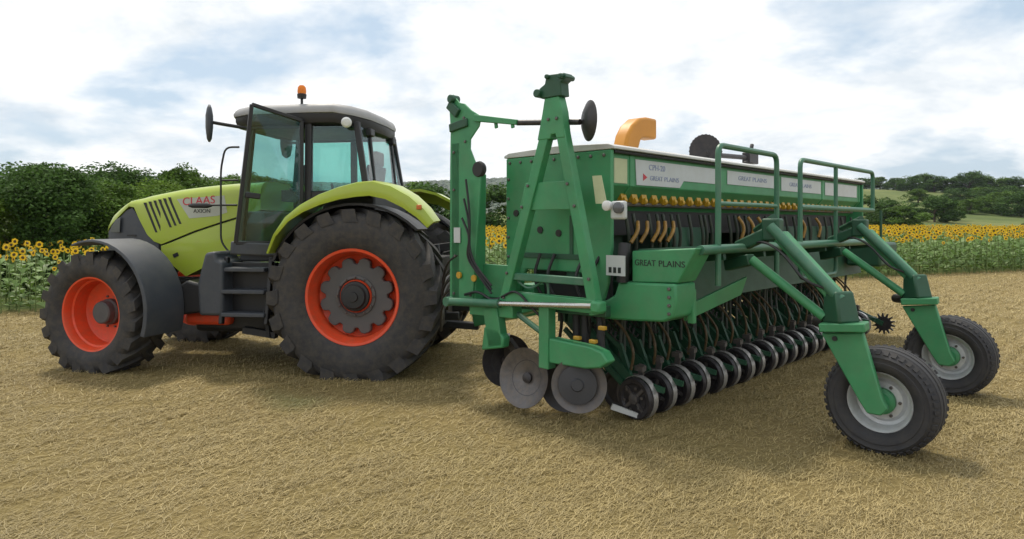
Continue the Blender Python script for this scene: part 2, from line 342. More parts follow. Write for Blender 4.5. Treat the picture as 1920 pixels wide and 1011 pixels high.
def ag_tyre(Rt, Wd, rb, nl, lug_h, hubz):
    """lugged farm tyre, axis along y, outward +y; tread bars are chevrons"""
    b = MB(); h = Wd/2; Rc = Rt-lug_h; d = Rc-rb
    half = [(rb-0.012, h*0.74), (rb+0.02, h*0.86), (rb+d*0.25, h*0.97), (rb+d*0.5, h*1.0), (rb+d*0.72, h*0.985), (rb+d*0.90, h*0.92), (Rc-0.004, h*0.80), (Rc+0.012, h*0.45), (Rc+0.016, 0)]
    prof = half+[(r_, -y_) for r_, y_ in half[-2::-1]]
    b.lathe(prof, n=72, cap=False)
    b2 = MB()
    for side in (1, -1):
        for k in range(nl):
            th0 = 2*math.pi*(k+(0.5 if side < 0 else 0))/nl
            rings = []; step = 2*math.pi/nl
            for q in (0, .2, .45, .7, .9, 1.0, 1.10):
                y_ = side*h*min(-0.06+q*1.06, 0.985); th = th0+step*0.95*(q**0.85); wv = step*(0.17+0.09*q)
                base = Rc+0.012-0.05*max(0, q-0.45); top = Rt-0.018*q*q
                if q > 1.05: base -= 0.05; top = Rc-d*0.16; y_ = side*h*1.0; 
                ring = []
                for dr_, dt_ in ((base-0.03, -wv*1.15), (top, -wv*0.85), (top, wv*0.85), (base-0.03, wv*1.15)):
                    ring.append((dr_*math.cos(th+dt_), y_, dr_*math.sin(th+dt_)))
                rings.append(ring)
            b.loft(rings)
    b.v = [(x, y_, max(z, -hubz-0.012)) for x, y_, z in b.v]
    return b
def rear_wheel(y, flip):
    hz = 0.97; wh = empty('rear_wheel', (0, y, hz), math.pi if flip else 0, tractor)
    ag_tyre(1.06, 0.70, 0.565, 20, 0.065, hz).build('tyre', 'tyre', wh, smooth=40)
    b = MB().lathe([(0.575,0.262),(0.585,0.285),(0.572,0.298),(0.545,0.292),(0.530,0.262),(0.525,0.20),(0.505,0.17),(0.50,0.05),(0.47,0.03),(0.30,0.02),(0.0,0.02)], n=64, cap=False)
    b.lathe([(0.575,-0.262),(0.585,-0.285),(0.545,-0.292),(0.525,-0.2),(0.50,-0.05),(0.30,0.0),(0,0.0)], n=64, cap=False)
    b.build('rim', 'rim_red', wh)
    # cast wheel weight with notched edge
    poly = []; nt_ = 12
    for k in range(nt_):
        a0 = 2*math.pi*(k+0.08)/nt_
        for da, rr_ in ((0, 0.385), (0.06, 0.445), (0.14, 0.462), (0.26, 0.465), (0.36, 0.445), (0.42, 0.385)): poly.append((rr_*math.cos(a0+da), rr_*math.sin(a0+da)))
    MB().prism(poly, (0,0.06,0), (1,0,0), (0,0,1), (0,1,0), 0.085).build('wheel_weight', 'weight_grey', wh, bevel=0.012)
    MB().lathe([(0.245,0.13),(0.245,0.165),(0.215,0.175),(0.205,0.150)], n=40, cap=False).build('hub_ring', 'weight_grey', wh)
    MB().lathe([(0.205,0.14),(0.185,0.155),(0.175,0.20),(0.15,0.21),(0.135,0.245),(0.06,0.25),(0.055,0.27),(0.0,0.272)], n=32).build('hub', 'chassis', wh)
    MB().lathe([(0.20,0.150),(0.185,0.180),(0.168,0.150)], n=40, cap=False).build('hub_collar', 'rim_red', wh)
    for k in range(12):
        a = 2*math.pi*k/12; MB().lathe([(0.013,0),(0.013,0.02),(0.008,0.026),(0,0.026)], c=(0.225*math.cos(a),0.168,0.225*math.sin(a)), n=6).build('wheel_nut', 'steel', wh)
rear_wheel(0.985, False); rear_wheel(-0.985, True)
STEER = R(-10)
def front_wheel(y, flip):
    hz = 0.715; wh = empty('front_wheel', (3.32, y, hz), (math.pi if flip else 0)+STEER, tractor)
    ag_tyre(0.785, 0.58, 0.462, 19, 0.055, hz).build('tyre', 'tyre', wh, smooth=40)
    b = MB().lathe([(0.472,0.200),(0.482,0.222),(0.470,0.232),(0.445,0.226),(0.430,0.19),(0.425,0.13),(0.405,0.115),(0.395,0.02),(0.395,-0.05),(0.36,-0.075),(0.20,-0.08),(0.0,-0.08)], n=64, cap=False)
    b.lathe([(0.472,-0.2),(0.482,-0.222),(0.445,-0.226),(0.425,-0.15),(0.38,-0.11),(0.2,-0.10),(0,-0.10)], n=64, cap=False)
    b.build('rim', 'rim_red', wh)
    MB().lathe([(0.165,-0.085),(0.165,-0.02),(0.145,0.0),(0.140,0.075),(0.125,0.09),(0.0,0.095)], n=32).build('hub', 'weight_grey', wh)
    for k in range(10):
        a = 2*math.pi*k/10; MB().lathe([(0.014,0),(0.014,0.02),(0,0.024)], c=(0.20*math.cos(a),-0.08,0.20*math.sin(a)), n=6).build('wheel_nut', 'steel', wh)
    # mudguard turning with the wheel
    rings = []
    for i in range(17):
        a = R(104-i*(118/16)); rr_ = 0.90+0.06*math.sin(math.pi*i/16)+0.05*(i/16); x, z = rr_*math.cos(a), rr_*math.sin(a)
        ix, iz = (rr_-0.03)*math.cos(a), (rr_-0.03)*math.sin(a); w0, w1 = (0.31, -0.27)
        lip = 0.03+0.03*(i/16)
        lx, lz = (rr_-lip)*math.cos(a), (rr_-lip)*math.sin(a)
        s_ = -1 if not flip else 1
        rings.append([(s_*lx, w0+0.006, lz), (s_*(x*0.995), w0, z*0.995), (s_*x, w0-0.05, z), (s_*x, w1, z), (s_*ix, w1, iz), (s_*ix, w0-0.04, iz), (s_*lx, w0-0.012, lz)])
    MB().loft(rings).build('mudguard', 'plastic_dark', wh, bevel=0.006)
front_wheel(1.06, False); front_wheel(-1.06, True)

# chassis, axles, drivetrain
b = MB().box((1.9,0,0.86), (3.2,0.46,0.42)); b.box((3.55,0,1.15),(0.7,0.5,0.5)); b.box((0.0,0,1.0),(0.9,0.7,0.75)); b.build('chassis', 'chassis', tractor, bevel=0.03)
MB().lathe([(0.17,-0.75),(0.19,-0.5),(0.24,-0.3),(0.24,0.3),(0.19,0.5),(0.17,0.75)], c=(0,0,0.97), n=24).build('rear_axle', 'chassis', tractor)
b = MB().bar((3.34,-0.85,0.72),(3.34,0.85,0.72),0.24,0.20); b.lathe([(0.17,-0.2),(0.2,0),(0.17,0.2)], c=(3.34,0.05,0.72), axis=(1,0,0), n=20); b.build('front_axle', 'chassis', tractor, bevel=0.02)
MB().box((2.15,0.60,0.60),(0.62,0.30,0.16)).build('axle_guard', 'rim_red', tractor, bevel=0.05)
b = MB().box((1.85,0.42,0.62),(1.1,0.42,0.40)); b.box((1.75,-0.62,0.75),(1.5,0.6,0.6)); b.build('fuel_tank', 'plastic_black', tractor, bevel=0.06, seg=3)

# bonnet: loft of sections along x
def top_z(x): return float(np.interp(x, [1.55,2.1,2.7,3.2,3.45,3.62,3.76,3.86,3.92], [2.40,2.375,2.315,2.225,2.155,2.085,2.0,1.90,1.80]))
def half_w(x): return float(np.interp(x, [1.55,2.9,3.3,3.55,3.75,3.86,3.92], [0.485,0.485,0.475,0.455,0.41,0.35,0.26]))
def bon_bot(x): return float(np.interp(x, [1.55,1.97,2.45,2.97,3.08,3.18,3.30,3.38,3.46,3.92], [2.02,1.905,1.76,1.56,1.60,1.69,1.90,2.06,2.075,1.70]))
def section(x, zb, zt, hw, inset=0.0, rnd=0.16):
    zt = max(zt, zb+0.03); hw -= inset; r_ = min(rnd, zt-zb-0.005); pts = []
    side = [(hw, zb), (hw, (zb+zt-r_)/2)]
    for i in range(6):
        a = math.pi/2*i/5; side.append((hw-r_*1.1+r_*1.1*math.cos(a), zt-r_+r_*math.sin(a)))
    side.append((0.0, zt+0.018))
    full = side+[(-y_, z) for y_, z in side[-2::-1]]
    return [(x, y_, z) for y_, z in full]
xs = [1.55,1.8,2.0,2.25,2.5,2.75,2.97,3.08,3.18,3.24,3.30,3.38,3.46,3.56,3.66,3.76,3.82,3.87,3.905,3.92]
MB().loft([section(x, min(bon_bot(x), top_z(x)-0.06), top_z(x), half_w(x)) for x in xs]).build('bonnet', 'lime', tractor, smooth=50)
xs = [3.02,3.12,3.22,3.32,3.42,3.52,3.62,3.72,3.80,3.86,3.89]
MB().loft([section(x, 1.38+0.1*max(0,(x-3.6)), min(bon_bot(x)-0.005, top_z(x)-0.05), half_w(x)-0.012, rnd=0.02) for x in xs]).build('grille', 'plastic_dark', tractor, smooth=50)
for s_ in (1, -1):
    for k in range(5):
        z = 1.46+k*0.055; MB().bar((3.30+k*0.012, s_*0.470, z), (3.66-k*0.012, s_*0.425, z-0.004), 0.006, 0.02).build('grille_bar', 'chassis', tractor)
for s_ in (1, -1):
    MB().prism([(-0.10,1.72),(0.10,1.72),(0.08,1.86),(-0.12,1.93)], (3.70, s_*0.408, 0), (1,-0.42*s_,0), (0,0,1), (0,s_,0), 0.012).build('headlight', 'lamp_dark', tractor)
def low_bot(x): return float(np.interp(x, [1.75,2.0,2.3,2.62,2.85,3.0], [1.42,1.40,1.28,1.13,1.30,1.47]))
xs = [1.78,1.95,2.1,2.3,2.5,2.62,2.75,2.86,2.98]
MB().loft([section(x, low_bot(x), bon_bot(x)-0.02, half_w(x), inset=0.012, rnd=0.02) for x in xs]).build('side_panel', 'lime', tractor, smooth=50)
MB().box((2.35,0,1.80),(1.4,0.90,0.70)).build('engine_block', 'chassis', tractor)
MB().bar((2.73,0.474,1.43),(2.80,0.474,1.40),0.012,0.05).build('panel_latch', 'plastic_black', tractor)
for s_ in (1, -1):
    for k in range(6):
        t = k/5; xt, zt = 3.215-0.36*t, 2.125+0.07*t; xb, zb = 3.04-0.35*t, 1.72+0.115*t
        e = 0.483 if xt < 3.0 else 0.479
        MB().prism([(xt-0.017,zt),(xt+0.017,zt),(xb+0.017,zb),(xb-0.017,zb)], (0, s_*(e-0.02), 0), (1,0,0), (0,0,1), (0,s_,0), 0.024).build('vent_slot', 'chassis', tractor)
    MB().prism([(2.74,2.17),(2.06,2.215),(2.02,1.99),(2.16,1.945),(2.56,1.91)], (0, s_*0.478, 0), (1,0,0), (0,0,1), (0,s_,0), 0.010).build('badge_panel', 'badge_grey', tractor)
letters('lettering', 'CLAAS', 0.15, frame3((2.66,0.4905,2.085), (-1,0,0.06), (0,0,1)), 'decal_red', tractor, width=0.46)
letters('lettering', 'CLAAS', 0.15, frame3((2.20,-0.4905,2.085), (1,0,-0.06), (0,0,1)), 'decal_red', tractor, width=0.46)
letters('lettering', 'AXION', 0.075, frame3((2.50,0.4905,1.985), (-1,0,0), (0,0,1)), 'decal_black', tractor, width=0.24)

# cab
cab_y = 0.82
b = MB()
for s_ in (1, -1):
    b.bar((1.70,s_*0.74,1.50),(1.55,s_*0.70,3.12),0.075,0.085,up=(1,0,0)); b.bar((0.74,s_*cab_y,1.45),(0.74,s_*0.79,3.12),0.07,0.09,up=(1,0,0))
    b.bar((-0.02,s_*0.80,2.20),(0.13,s_*0.76,3.12),0.06,0.075,up=(1,0,0)); b.bar((-0.02,s_*0.46,2.10),(0.08,s_*0.46,3.12),0.05,0.055,up=(1,0,0))
    b.bar((1.72,s_*0.76,1.50),(0.74,s_*cab_y,1.47),0.07,0.10); b.bar((1.56,s_*0.72,3.09),(0.10,s_*0.70,3.09),0.07,0.08)
    b.bar((-0.04,s_*0.80,2.22),(-0.02,s_*0.46,2.16),0.05,0.08); b.bar((0.74,s_*0.80,2.20),(-0.04,s_*0.80,2.24),0.05,0.09)
b.bar((1.71,-0.74,1.55),(1.71,0.74,1.55),0.07,0.12); b.bar((-0.02,-0.46,2.16),(-0.02,0.46,2.16),0.05,0.08)
b.build('cab_frame', 'plastic_black', tractor, bevel=0.012)
b = MB().box((0.85,0,1.42),(1.7,1.5,0.14)); b.box((0.25,0,1.85),(0.7,1.45,0.75)); b.box((1.55,0,1.75),(0.25,1.3,0.5)); b.build('cab_floor', 'interior', tractor, bevel=0.03)
b = MB().box((0.42,0,1.98),(0.50,0.50,0.13)); b.box((0.16,0,2.32),(0.13,0.48,0.62), Matrix.Rotation(R(-8),3,'Y')); b.box((0.10,0,2.72),(0.09,0.28,0.2)); b.box((0.45,-0.33,2.2),(0.4,0.09,0.07)); b.box((0.45,0.33,2.2),(0.35,0.08,0.07)); b.build('driver_seat', 'seat_cloth', tractor, bevel=0.03, seg=3)
b = MB().tube([(1.45,0,1.6),(1.20,0,2.18)],0.06,12); b.box((1.33,0,2.22),(0.18,0.34,0.16)); b.build('steering_column', 'interior', tractor, bevel=0.01)
ax = Vector((-0.42,0,0.9)); b = MB(); ring = [Vector((1.16,0,2.24))+(Vector((0.9,0,0.42)).normalized()*math.cos(t)+Vector((0,1,0))*math.sin(t))*0.2 for t in np.linspace(0,2*math.pi,25)]
b.tube(ring,0.017,8,cap=False); b.tube([ring[0],ring[12]],0.012,6); b.build('steering_wheel', 'plastic_black', tractor)
b = MB().box((0.75,-0.45,2.15),(0.5,0.22,0.12)); b.tube([(0.9,-0.45,2.2),(0.95,-0.45,2.42)],0.02,8); b.build('control_console', 'interior', tractor, bevel=0.015)
MB().box((1.40,-0.50,2.55),(0.05,0.22,0.3)).build('display_screen', 'interior', tractor, bevel=0.015)
def pane(name, pts, th=0.008, m_='glass_teal', parent=tractor):
    P = [Vector(p) for p in pts]; nrm = (P[1]-P[0]).cross(P[2]-P[0]).normalized()*th; n_ = len(P)
    return MB().add(P+[p+nrm for p in P], [tuple(range(n_))[::-1], tuple(range(n_,2*n_))]+[(i,(i+1)%n_,n_+(i+1)%n_,n_+i) for i in range(n_)]).build(name, m_, parent, smooth=0)
pane('windscreen', [(1.72,-0.71,1.58),(1.72,0.71,1.58),(1.575,0.67,3.07),(1.575,-0.67,3.07)], m_='glass_clear')
for s_ in (1, -1):
    pane('side_glass', [(0.70,s_*0.82,2.25),(-0.01,s_*0.80,2.27),(0.10,s_*0.765,3.07),(0.70,s_*0.79,3.07)])
    pane('quarter_glass', [(-0.03,s_*0.78,2.27),(-0.02,s_*0.49,2.20),(0.08,s_*0.49,3.06),(0.11,s_*0.74,3.07)], m_='glass_clear')
pane('rear_glass', [(-0.03,-0.43,2.2),(-0.03,0.43,2.2),(0.07,0.43,3.06),(0.07,-0.43,3.06)], m_='glass_clear')
pane('side_glass', [(1.66,-0.75,1.58),(0.78,-0.82,1.55),(0.78,-0.79,3.05),(1.54,-0.71,3.05)])
# open door hinged on the middle post
Ht = Vector((0.80,0.88,3.13)); Hb = Vector((0.80,0.88,2.02)); Ft = Vector((1.235,1.30,3.27)); Fb = Vector((1.44,1.30,1.61)); Kb = Vector((1.02,0.98,1.60))
door = MB()
loop = [Ft, Fb, Kb, Hb, Ht, Ft]
for a, c in zip(loop, loop[1:]): door.bar(a, c, 0.045, 0.05, up=(0.6,-0.8,0))
door = door.build('door', 'plastic_black', tractor, bevel=0.008)
pane('door_glass', [Ft, Fb, Kb, Hb, Ht], parent=door)
MB().bar(Vector((1.34,1.27,2.19)), Vector((1.20,1.16,2.17)), 0.05, 0.07).build('door_handle', 'plastic_black', door, bevel=0.01)
MB().bar(Vector((1.50,1.31,1.55)), Vector((0.85,0.93,1.50)), 0.07, 0.16).build('door_sill', 'plastic_dark', tractor, bevel=0.02)
# roof: grey cap with dark rim
def roof_ring(z, grow, cut=0.0):
    pl = [(1.86,0.55),(1.78,0.74),(1.55,0.84),(0.7,0.88),(0.40,0.87),(0.17,0.80),(0.02,0.55),(-0.02,0.0)]
    pl = [(0.66+(x-0.66)*grow, y_*grow) for x, y_ in pl]
    full = pl+[(x, -y_) for x, y_ in pl[-2::-1]]
    return [(x, y_, z-0.16*max(0,(0.40-x))-0.05*max(0,x-1.4)) for x, y_ in full]
MB().loft([roof_ring(3.235,1.0),roof_ring(3.265,1.005),roof_ring(3.31,0.985),roof_ring(3.345,0.95),roof_ring(3.36,0.88),roof_ring(3.365,0.5)]).build('cab_roof', 'roof_grey', tractor, smooth=50)
MB().loft([roof_ring(3.10,0.93),roof_ring(3.11,0.965),roof_ring(3.17,0.985),roof_ring(3.233,0.985)]).build('roof_liner', 'plastic_black', tractor, smooth=50)
for s_ in (1, -1):
    MB().lathe([(0.0,0.045),(0.045,0.04),(0.065,0.02),(0.065,-0.02),(0.04,-0.05)], c=(0.22,s_*0.87,3.10), axis=(-0.35,s_,-0.1), n=20).build('work_light', 'lamp_clear', tractor)
    MB().box((0.05,s_*0.48,3.02),(0.08,0.16,0.1)).build('work_light', 'plastic_black', tractor, bevel=0.015)
# beacon
b = MB().tube([(0.83,0.80,3.02),(0.87,0.72,3.44)],0.017,8); b.lathe([(0.055,0.0),(0.06,0.05),(0.05,0.06)], c=(0.87,0.72,3.44), axis=(0,0,1), n=20); bk = b.build('beacon_base', 'plastic_black', tractor)
MB().lathe([(0.052,0.055),(0.056,0.09),(0.05,0.14),(0.03,0.165),(0,0.17)], c=(0.87,0.72,3.44), axis=(0,0,1), n=20).build('beacon_lens', 'lamp_amber', tractor)
# mirrors
for s_ in (1, -1):
    b = MB().tube([(1.56,s_*0.76,3.06),(1.80,s_*0.98,3.09),(1.97,s_*1.03,3.12)],0.022,8); b.build('mirror_arm', 'plastic_black', tractor)
    rings = []
    for k, (dz, wv, tv) in enumerate(((-0.23,0.02,0.012),(-0.19,0.075,0.03),(-0.05,0.105,0.045),(0.1,0.105,0.045),(0.19,0.08,0.03),(0.235,0.02,0.012))):
        rings.append([(1.93+0.85*tv*math.cos(a)-0.52*wv*math.sin(a), s_*(1.05+0.85*wv*math.sin(a)+0.52*tv*math.cos(a)), 3.09+dz) for a in np.linspace(0,2*math.pi,14,endpoint=False)])
    MB().loft(rings).build('mirror', 'plastic_dark', tractor, smooth=60)
# handrail and indicator on a stalk beside the bonnet
MB().tube(arc_pts([(1.72,0.72,2.83),(1.90,0.74,2.83),(1.96,0.74,2.55),(1.96,0.74,1.60),(1.80,0.74,1.42)],0.09),0.013,8).build('handrail', 'plastic_black', tractor)
b = MB().tube([(1.74,0.74,2.08),(2.18,0.72,2.08)],0.013,8); b.loft([[(x,0.72+0.03*math.cos(a)*k,2.075+0.035*math.sin(a)*k) for a in np.linspace(0,2*math.pi,10,endpoint=False)] for x, k in ((2.10,0.5),(2.16,1),(2.36,0.95),(2.42,0.4))]); b.build('indicator_stalk', 'plastic_black', tractor)
MB().tube([(1.72,0.74,2.40),(1.95,0.74,2.40)],0.012,8).build('handrail_bracket', 'plastic_black', tractor)
# steps, side box
for z, dx in ((0.72,0.0),(1.0,0.03),(1.27,0.06)): MB().box((1.43+dx*0.5,1.05-dx,z),(0.56,0.24,0.05)).build('step', 'plastic_dark', tractor, bevel=0.01)
b = MB()
for x in (1.14,1.73): b.bar((x,1.12,0.60),(x,0.98,1.42),0.05,0.07)
b.box((1.43,0.86,1.0),(0.6,0.1,0.7)); b.build('step_frame', 'plastic_black', tractor, bevel=0.01)
MB().prism([(1.70,0.70),(2.02,0.70),(2.04,1.10),(1.94,1.48),(1.80,1.50),(1.78,1.40),(1.70,1.36)], (0,0.62,0), (1,0,0), (0,0,1), (0,1,0), 0.52).build('toolbox', 'plastic_dark', tractor, bevel=0.04, seg=3)
MB().prism([(2.05,0.72),(2.50,0.66),(2.52,0.98),(2.30,1.12),(2.05,1.06)], (0,0.55,0), (1,0,0), (0,0,1), (0,1,0), 0.40).build('battery_box', 'plastic_black', tractor, bevel=0.03)
b = MB(); b.tube([(1.22,0.95,0.66),(1.20,0.95,0.42)],0.03,8); b.bar((1.55,0.9,0.50),(1.12,0.9,0.44),0.1,0.08); b.build('step_bracket', 'chassis', tractor)
# rear mudguards
def rear_guard(s_):
    ou = [(1.03,1.50,0.03),(0.95,1.72,0.045),(0.80,1.93,0.07),(0.62,2.07,0.09),(0.40,2.185,0.11),(0.15,2.275,0.13),(-0.08,2.33,0.15),(-0.28,2.345,0.155),(-0.50,2.29,0.15),(-0.72,2.17,0.14),(-0.90,2.02,0.12),(-1.02,1.87,0.10)]
    rings = []
    for x, z, lp in ou:
        d = Vector((x,0,z-0.97)).normalized(); q = lambda k, y_: (x-d.x*k, s_*y_, z-d.z*k)
        iy = float(np.interp(x, [-1.05,-0.6,-0.2], [1.12,0.92,0.78])); lp *= 1.18
        rings.append([q(lp,1.36), q(lp*0.5,1.375), q(0.015,1.355), q(0,1.30), q(-0.01,iy), q(0.03,iy), q(0.035,1.29), q(lp,1.335)])
    g_ = MB().loft(rings).build('rear_mudguard', 'lime', tractor, smooth=50)
    MB().box((-0.93,s_*1.25,1.93),(0.05,0.16,0.09), Matrix.Rotation(R(35),3,'Y')).build('tail_light', 'lamp_red', g_, bevel=0.01)
    MB().box((-0.84,s_*1.372,2.03),(0.06,0.03,0.055)).build('indicator', 'lamp_tail', g_, bevel=0.008)
    rings = []
    for i in range(15):
        a = R(158-i*8); rr_ = 1.12
        rings.append([(rr_*-math.cos(a), s_*1.20, 0.97+rr_*math.sin(a)), (rr_*-math.cos(a), s_*0.72, 0.97+rr_*math.sin(a)), ((rr_-0.03)*-math.cos(a), s_*0.72, 0.97+(rr_-0.03)*math.sin(a)), ((rr_-0.03)*-math.cos(a), s_*1.20, 0.97+(rr_-0.03)*math.sin(a))])
    MB().loft(rings).build('guard_liner', 'plastic_black', tractor)
rear_guard(1); rear_guard(-1)
# rear linkage, drawbar, hydraulics
b = MB().box((-0.62,0,0.95),(0.5,0.62,0.9)); b.bar((-0.6,0,0.50),(-1.30,0,0.46),0.14,0.09)
for s_ in (1,-1): b.bar((-0.4,s_*0.42,0.62),(-1.12,s_*0.46,0.66),0.07,0.10); b.bar((-0.65,s_*0.40,1.50),(-0.95,s_*0.45,0.66),0.06,0.06); b.bar((-0.35,s_*0.36,1.45),(-0.85,s_*0.40,1.52),0.07,0.12)
b.build('hitch', 'chassis', tractor, bevel=0.012)
b = MB()
for k in range(5): y_ = -0.2+0.1*k; b.tube([(-0.86,y_,1.45),(-1.05,y_,1.5),(-1.15,y_*0.7,1.2),(-1.30,y_*0.5,0.9),(-1.42,y_*0.4,1.0)],0.016,7)
b.build('hydraulic_hoses', 'plastic_black', tractor)

# ------------------------------------------------------------------ seed drill (x = along its length, y = towards its front, z up)
drill = tag(empty('seed_drill', (1.175, 6.25, 0), math.atan2(1250, 1205)), 'wide green seed drill with white hopper lid and grey-rimmed transport wheels', 'seed drill')
D = drill
UA = (1,0,0); VA = (0,1,0); ZA = (0,0,1)
H0, H1 = -0.28, 6.9                      # hopper ends
def vz(poly, u, t, name, m_, bevel=0.006, parent=D): return MB().prism(poly, (u,0,0), VA, ZA, UA, t).build(name, m_, parent, bevel=bevel)
# hopper
vz([(0.10,2.50),(0.10,2.20),(0.16,2.14),(0.42,1.80),(1.06,1.80),(1.36,2.16),(1.36,2.50)], H0, H1-H0, 'hopper', 'green', 0.01)
vz([(0.06,2.52),(0.06,1.62),(0.10,1.30),(0.16,1.10),(0.22,1.10),(0.30,1.38),(1.12,1.38),(1.24,1.06),(1.34,1.04),(1.40,1.10),(1.40,2.52)], H0-0.05, 0.045, 'end_panel', 'green', 0.012)
MB().box((H0+0.20,0.72,1.22),(0.06,0.98,0.40)).build('dark_cavity_fill', 'chassis', D, bevel=0.02)  # added dark box, stands in for the shaded cavity under the end panel
vz([(0.06,2.52),(0.06,1.62),(0.30,1.02),(1.34,1.02),(1.40,2.52)], H1+0.005, 0.045, 'end_panel', 'green', 0.012)
for k in range(4):
    u0 = H0-0.05+k*(H1-H0+0.1)/4; u1 = u0+(H1-H0+0.1)/4-0.012
    vz([(0.03,2.525),(0.03,2.55),(0.10,2.575),(0.72,2.60),(1.36,2.575),(1.43,2.55),(1.43,2.525)], u0, u1-u0, 'hopper_lid', 'lid_grey', 0.006)
for k in range(5):
    u0 = (0.02, 1.86, 3.45, 5.1, 6.8)[k]; vz([(0.092,2.50),(0.092,2.20),(0.16,2.12),(0.175,2.14),(0.12,2.21),(0.12,2.50)], u0, 0.07, 'hopper_rib', 'green', 0.004)
MB().tube([(H0,0.065,2.505),(H1,0.065,2.505)],0.016,8).build('lid_rail', 'chassis', D)
def rear_decal(poly, m_, name='decal'): return MB().prism(poly, (0,0.098,0), UA, ZA, (0,-1,0), 0.006).build(name, m_, D)
rear_decal([(0.11,2.46),(1.78,2.46),(1.78,2.29),(1.02,2.29),(0.94,2.215),(0.13,2.215)], 'decal_white')
rear_decal([(2.02,2.46),(3.38,2.46),(3.38,2.30),(2.02,2.30)], 'decal_white')
rear_decal([(3.58,2.46),(5.04,2.46),(5.04,2.28),(3.58,2.28)], 'decal_white')
rear_decal([(5.22,2.46),(6.7,2.46),(6.7,2.27),(5.22,2.27)], 'decal_white')
rear_decal([(-0.24,2.45),(-0.03,2.45),(-0.03,2.22),(-0.24,2.22)], 'decal_cream')
letters('lettering', 'CPH-20', 0.08, frame3((0.34,0.0905,2.37), (1,0,0), (0,0,1)), 'decal_faded', D, width=0.30)
words('GREAT PLAINS', 0.065, (0.36,0.0905,2.27), (1,0,0), (0,0,1), 'decal_faded', D, 0.55)
MB().prism([(0,0),(0.07,0.035),(0,0.07)], (0.24,0.091,2.26), UA, ZA, (0,-1,0), 0.003).build('emblem', 'decal_red', D)
words('GREAT PLAINS', 0.075, (2.30,0.0905,2.36), (1,0,0), (0,0,1), 'decal_faded', D, 0.8)
words('GREAT PLAINS', 0.075, (3.85,0.0905,2.35), (1,0,0), (0,0,1), 'decal_faded', D, 0.8)
# metering units and seed tubes
MB().tube([(H0+0.1,0.20,2.03),(H1-0.1,0.20,2.03)],0.022,8).build('meter_shaft', 'steel', D)
MB().box(((H0+H1)/2,0.34,1.88),(H1-H0-0.2,0.10,0.30)).build('meter_bar', 'chassis', D)
mesh_meter = None; mesh_tube = None
for k in range(38):
    u = 0.02+k*0.182
    if u > H1-0.15: break
    if 1.66 < u < 1.80: continue
    if mesh_meter is None:
        b = MB().loft([[(-0.045,0.17,2.135),(0.045,0.17,2.135),(0.045,0.26,2.135),(-0.045,0.26,2.135)],[(-0.042,0.155,2.085),(0.042,0.155,2.085),(0.042,0.26,2.085),(-0.042,0.26,2.085)],[(-0.022,0.18,2.035),(0.022,0.18,2.035),(0.022,0.26,2.035),(-0.022,0.26,2.035)]])
        b.lathe([(0.032,-0.022),(0.036,0),(0.032,0.022)], c=(0.0,0.165,2.065), axis=(1,0,0), n=12)
        mesh_meter = b.mesh('seed_meter', 'yellow')
        mesh_tube = MB().tube(arc_pts([(0,0.20,1.94),(0.02,0.16,1.70),(0.06,0.24,1.35),(0.05,0.34,0.95),(0,0.30,0.55)],0.25,5),0.018,8).mesh('seed_tube', 'tube_dark')
    for nm, me in (('seed_meter', mesh_meter), ('seed_tube', mesh_tube)):
        o = bpy.data.objects.new(nm, me); COL.objects.link(o); o.parent = D; o.location = (u+random.uniform(-0.012,0.012), 0.0 if nm == 'seed_meter' else random.uniform(-0.02,0.02), 0)
        if nm == 'seed_tube': o.rotation_euler.z = random.uniform(-0.45,0.45)
# amber hoses hanging below the meters
for k in range(5):
    u = 0.10+k*0.17+random.uniform(-0.03,0.03)
    MB().tube(arc_pts([(u+0.10,0.12,1.86),(u+0.03,0.07,1.77),(u-0.05,0.10,1.66)],0.1),0.019,8).build('delivery_hose', 'hose_amber', D)
for u in (2.35,2.62,2.9,4.3,4.9): MB().tube(arc_pts([(u,0.12,1.92),(u+0.04,0.05,1.80),(u,0.08,1.64)],0.1),0.02,8).build('delivery_hose', 'hose_amber', D)
# frame beams and cross members
MB().box(((H0+H1)/2,0.55,1.35),(H1-H0,0.16,0.16)).build('frame_beam', 'green_dark', D, bevel=0.01)
MB().box(((H0+H1)/2,1.15,1.12),(H1-H0,0.18,0.20)).build('frame_beam', 'green', D, bevel=0.01)
MB().box(((H0+H1)/2+0.15,0.30,1.20),(H1-H0-0.4,0.14,0.16)).build('frame_beam', 'green_dark', D, bevel=0.01)
MB().box(((H0+H1)/2+0.1,0.75,0.88),(H1-H0-0.3,0.12,0.12)).build('opener_bar', 'green_dark', D, bevel=0.01)
for k in range(7):
    u = 0.35+k*1.05
    b = MB().bar((u,0.24,1.28),(u,1.2,1.22),0.10,0.14); b.bar((u,0.5,1.40),(u,0.5,1.84),0.08,0.16); b.bar((u,0.75,1.2),(u,0.75,0.9),0.08,0.12); b.build('cross_member', 'green_dark', D, bevel=0.008)
vz([(0.10,1.56),(0.13,1.56),(0.05,1.02),(0.02,1.02)], 0.1, 6.6, 'lower_rear_shield', 'green_dark', 0.004)
vz([(0.22,1.80),(0.26,1.80),(0.24,1.50),(0.20,1.50)], 0.95, 0.78, 'rear_shield', 'green_dark', 0.004)
vz([(0.22,1.80),(0.26,1.80),(0.24,1.50),(0.20,1.50)], 3.3, 3.3, 'rear_shield', 'green_dark', 0.004)
MB().box(((H0+H1)/2,1.0,1.60),(H1-H0-0.1,0.03,0.46)).build('dark_recess_backing', 'green_dark', D, bevel=0.004)  # added dark sheet closing the gap, stands in for shade under the hopper
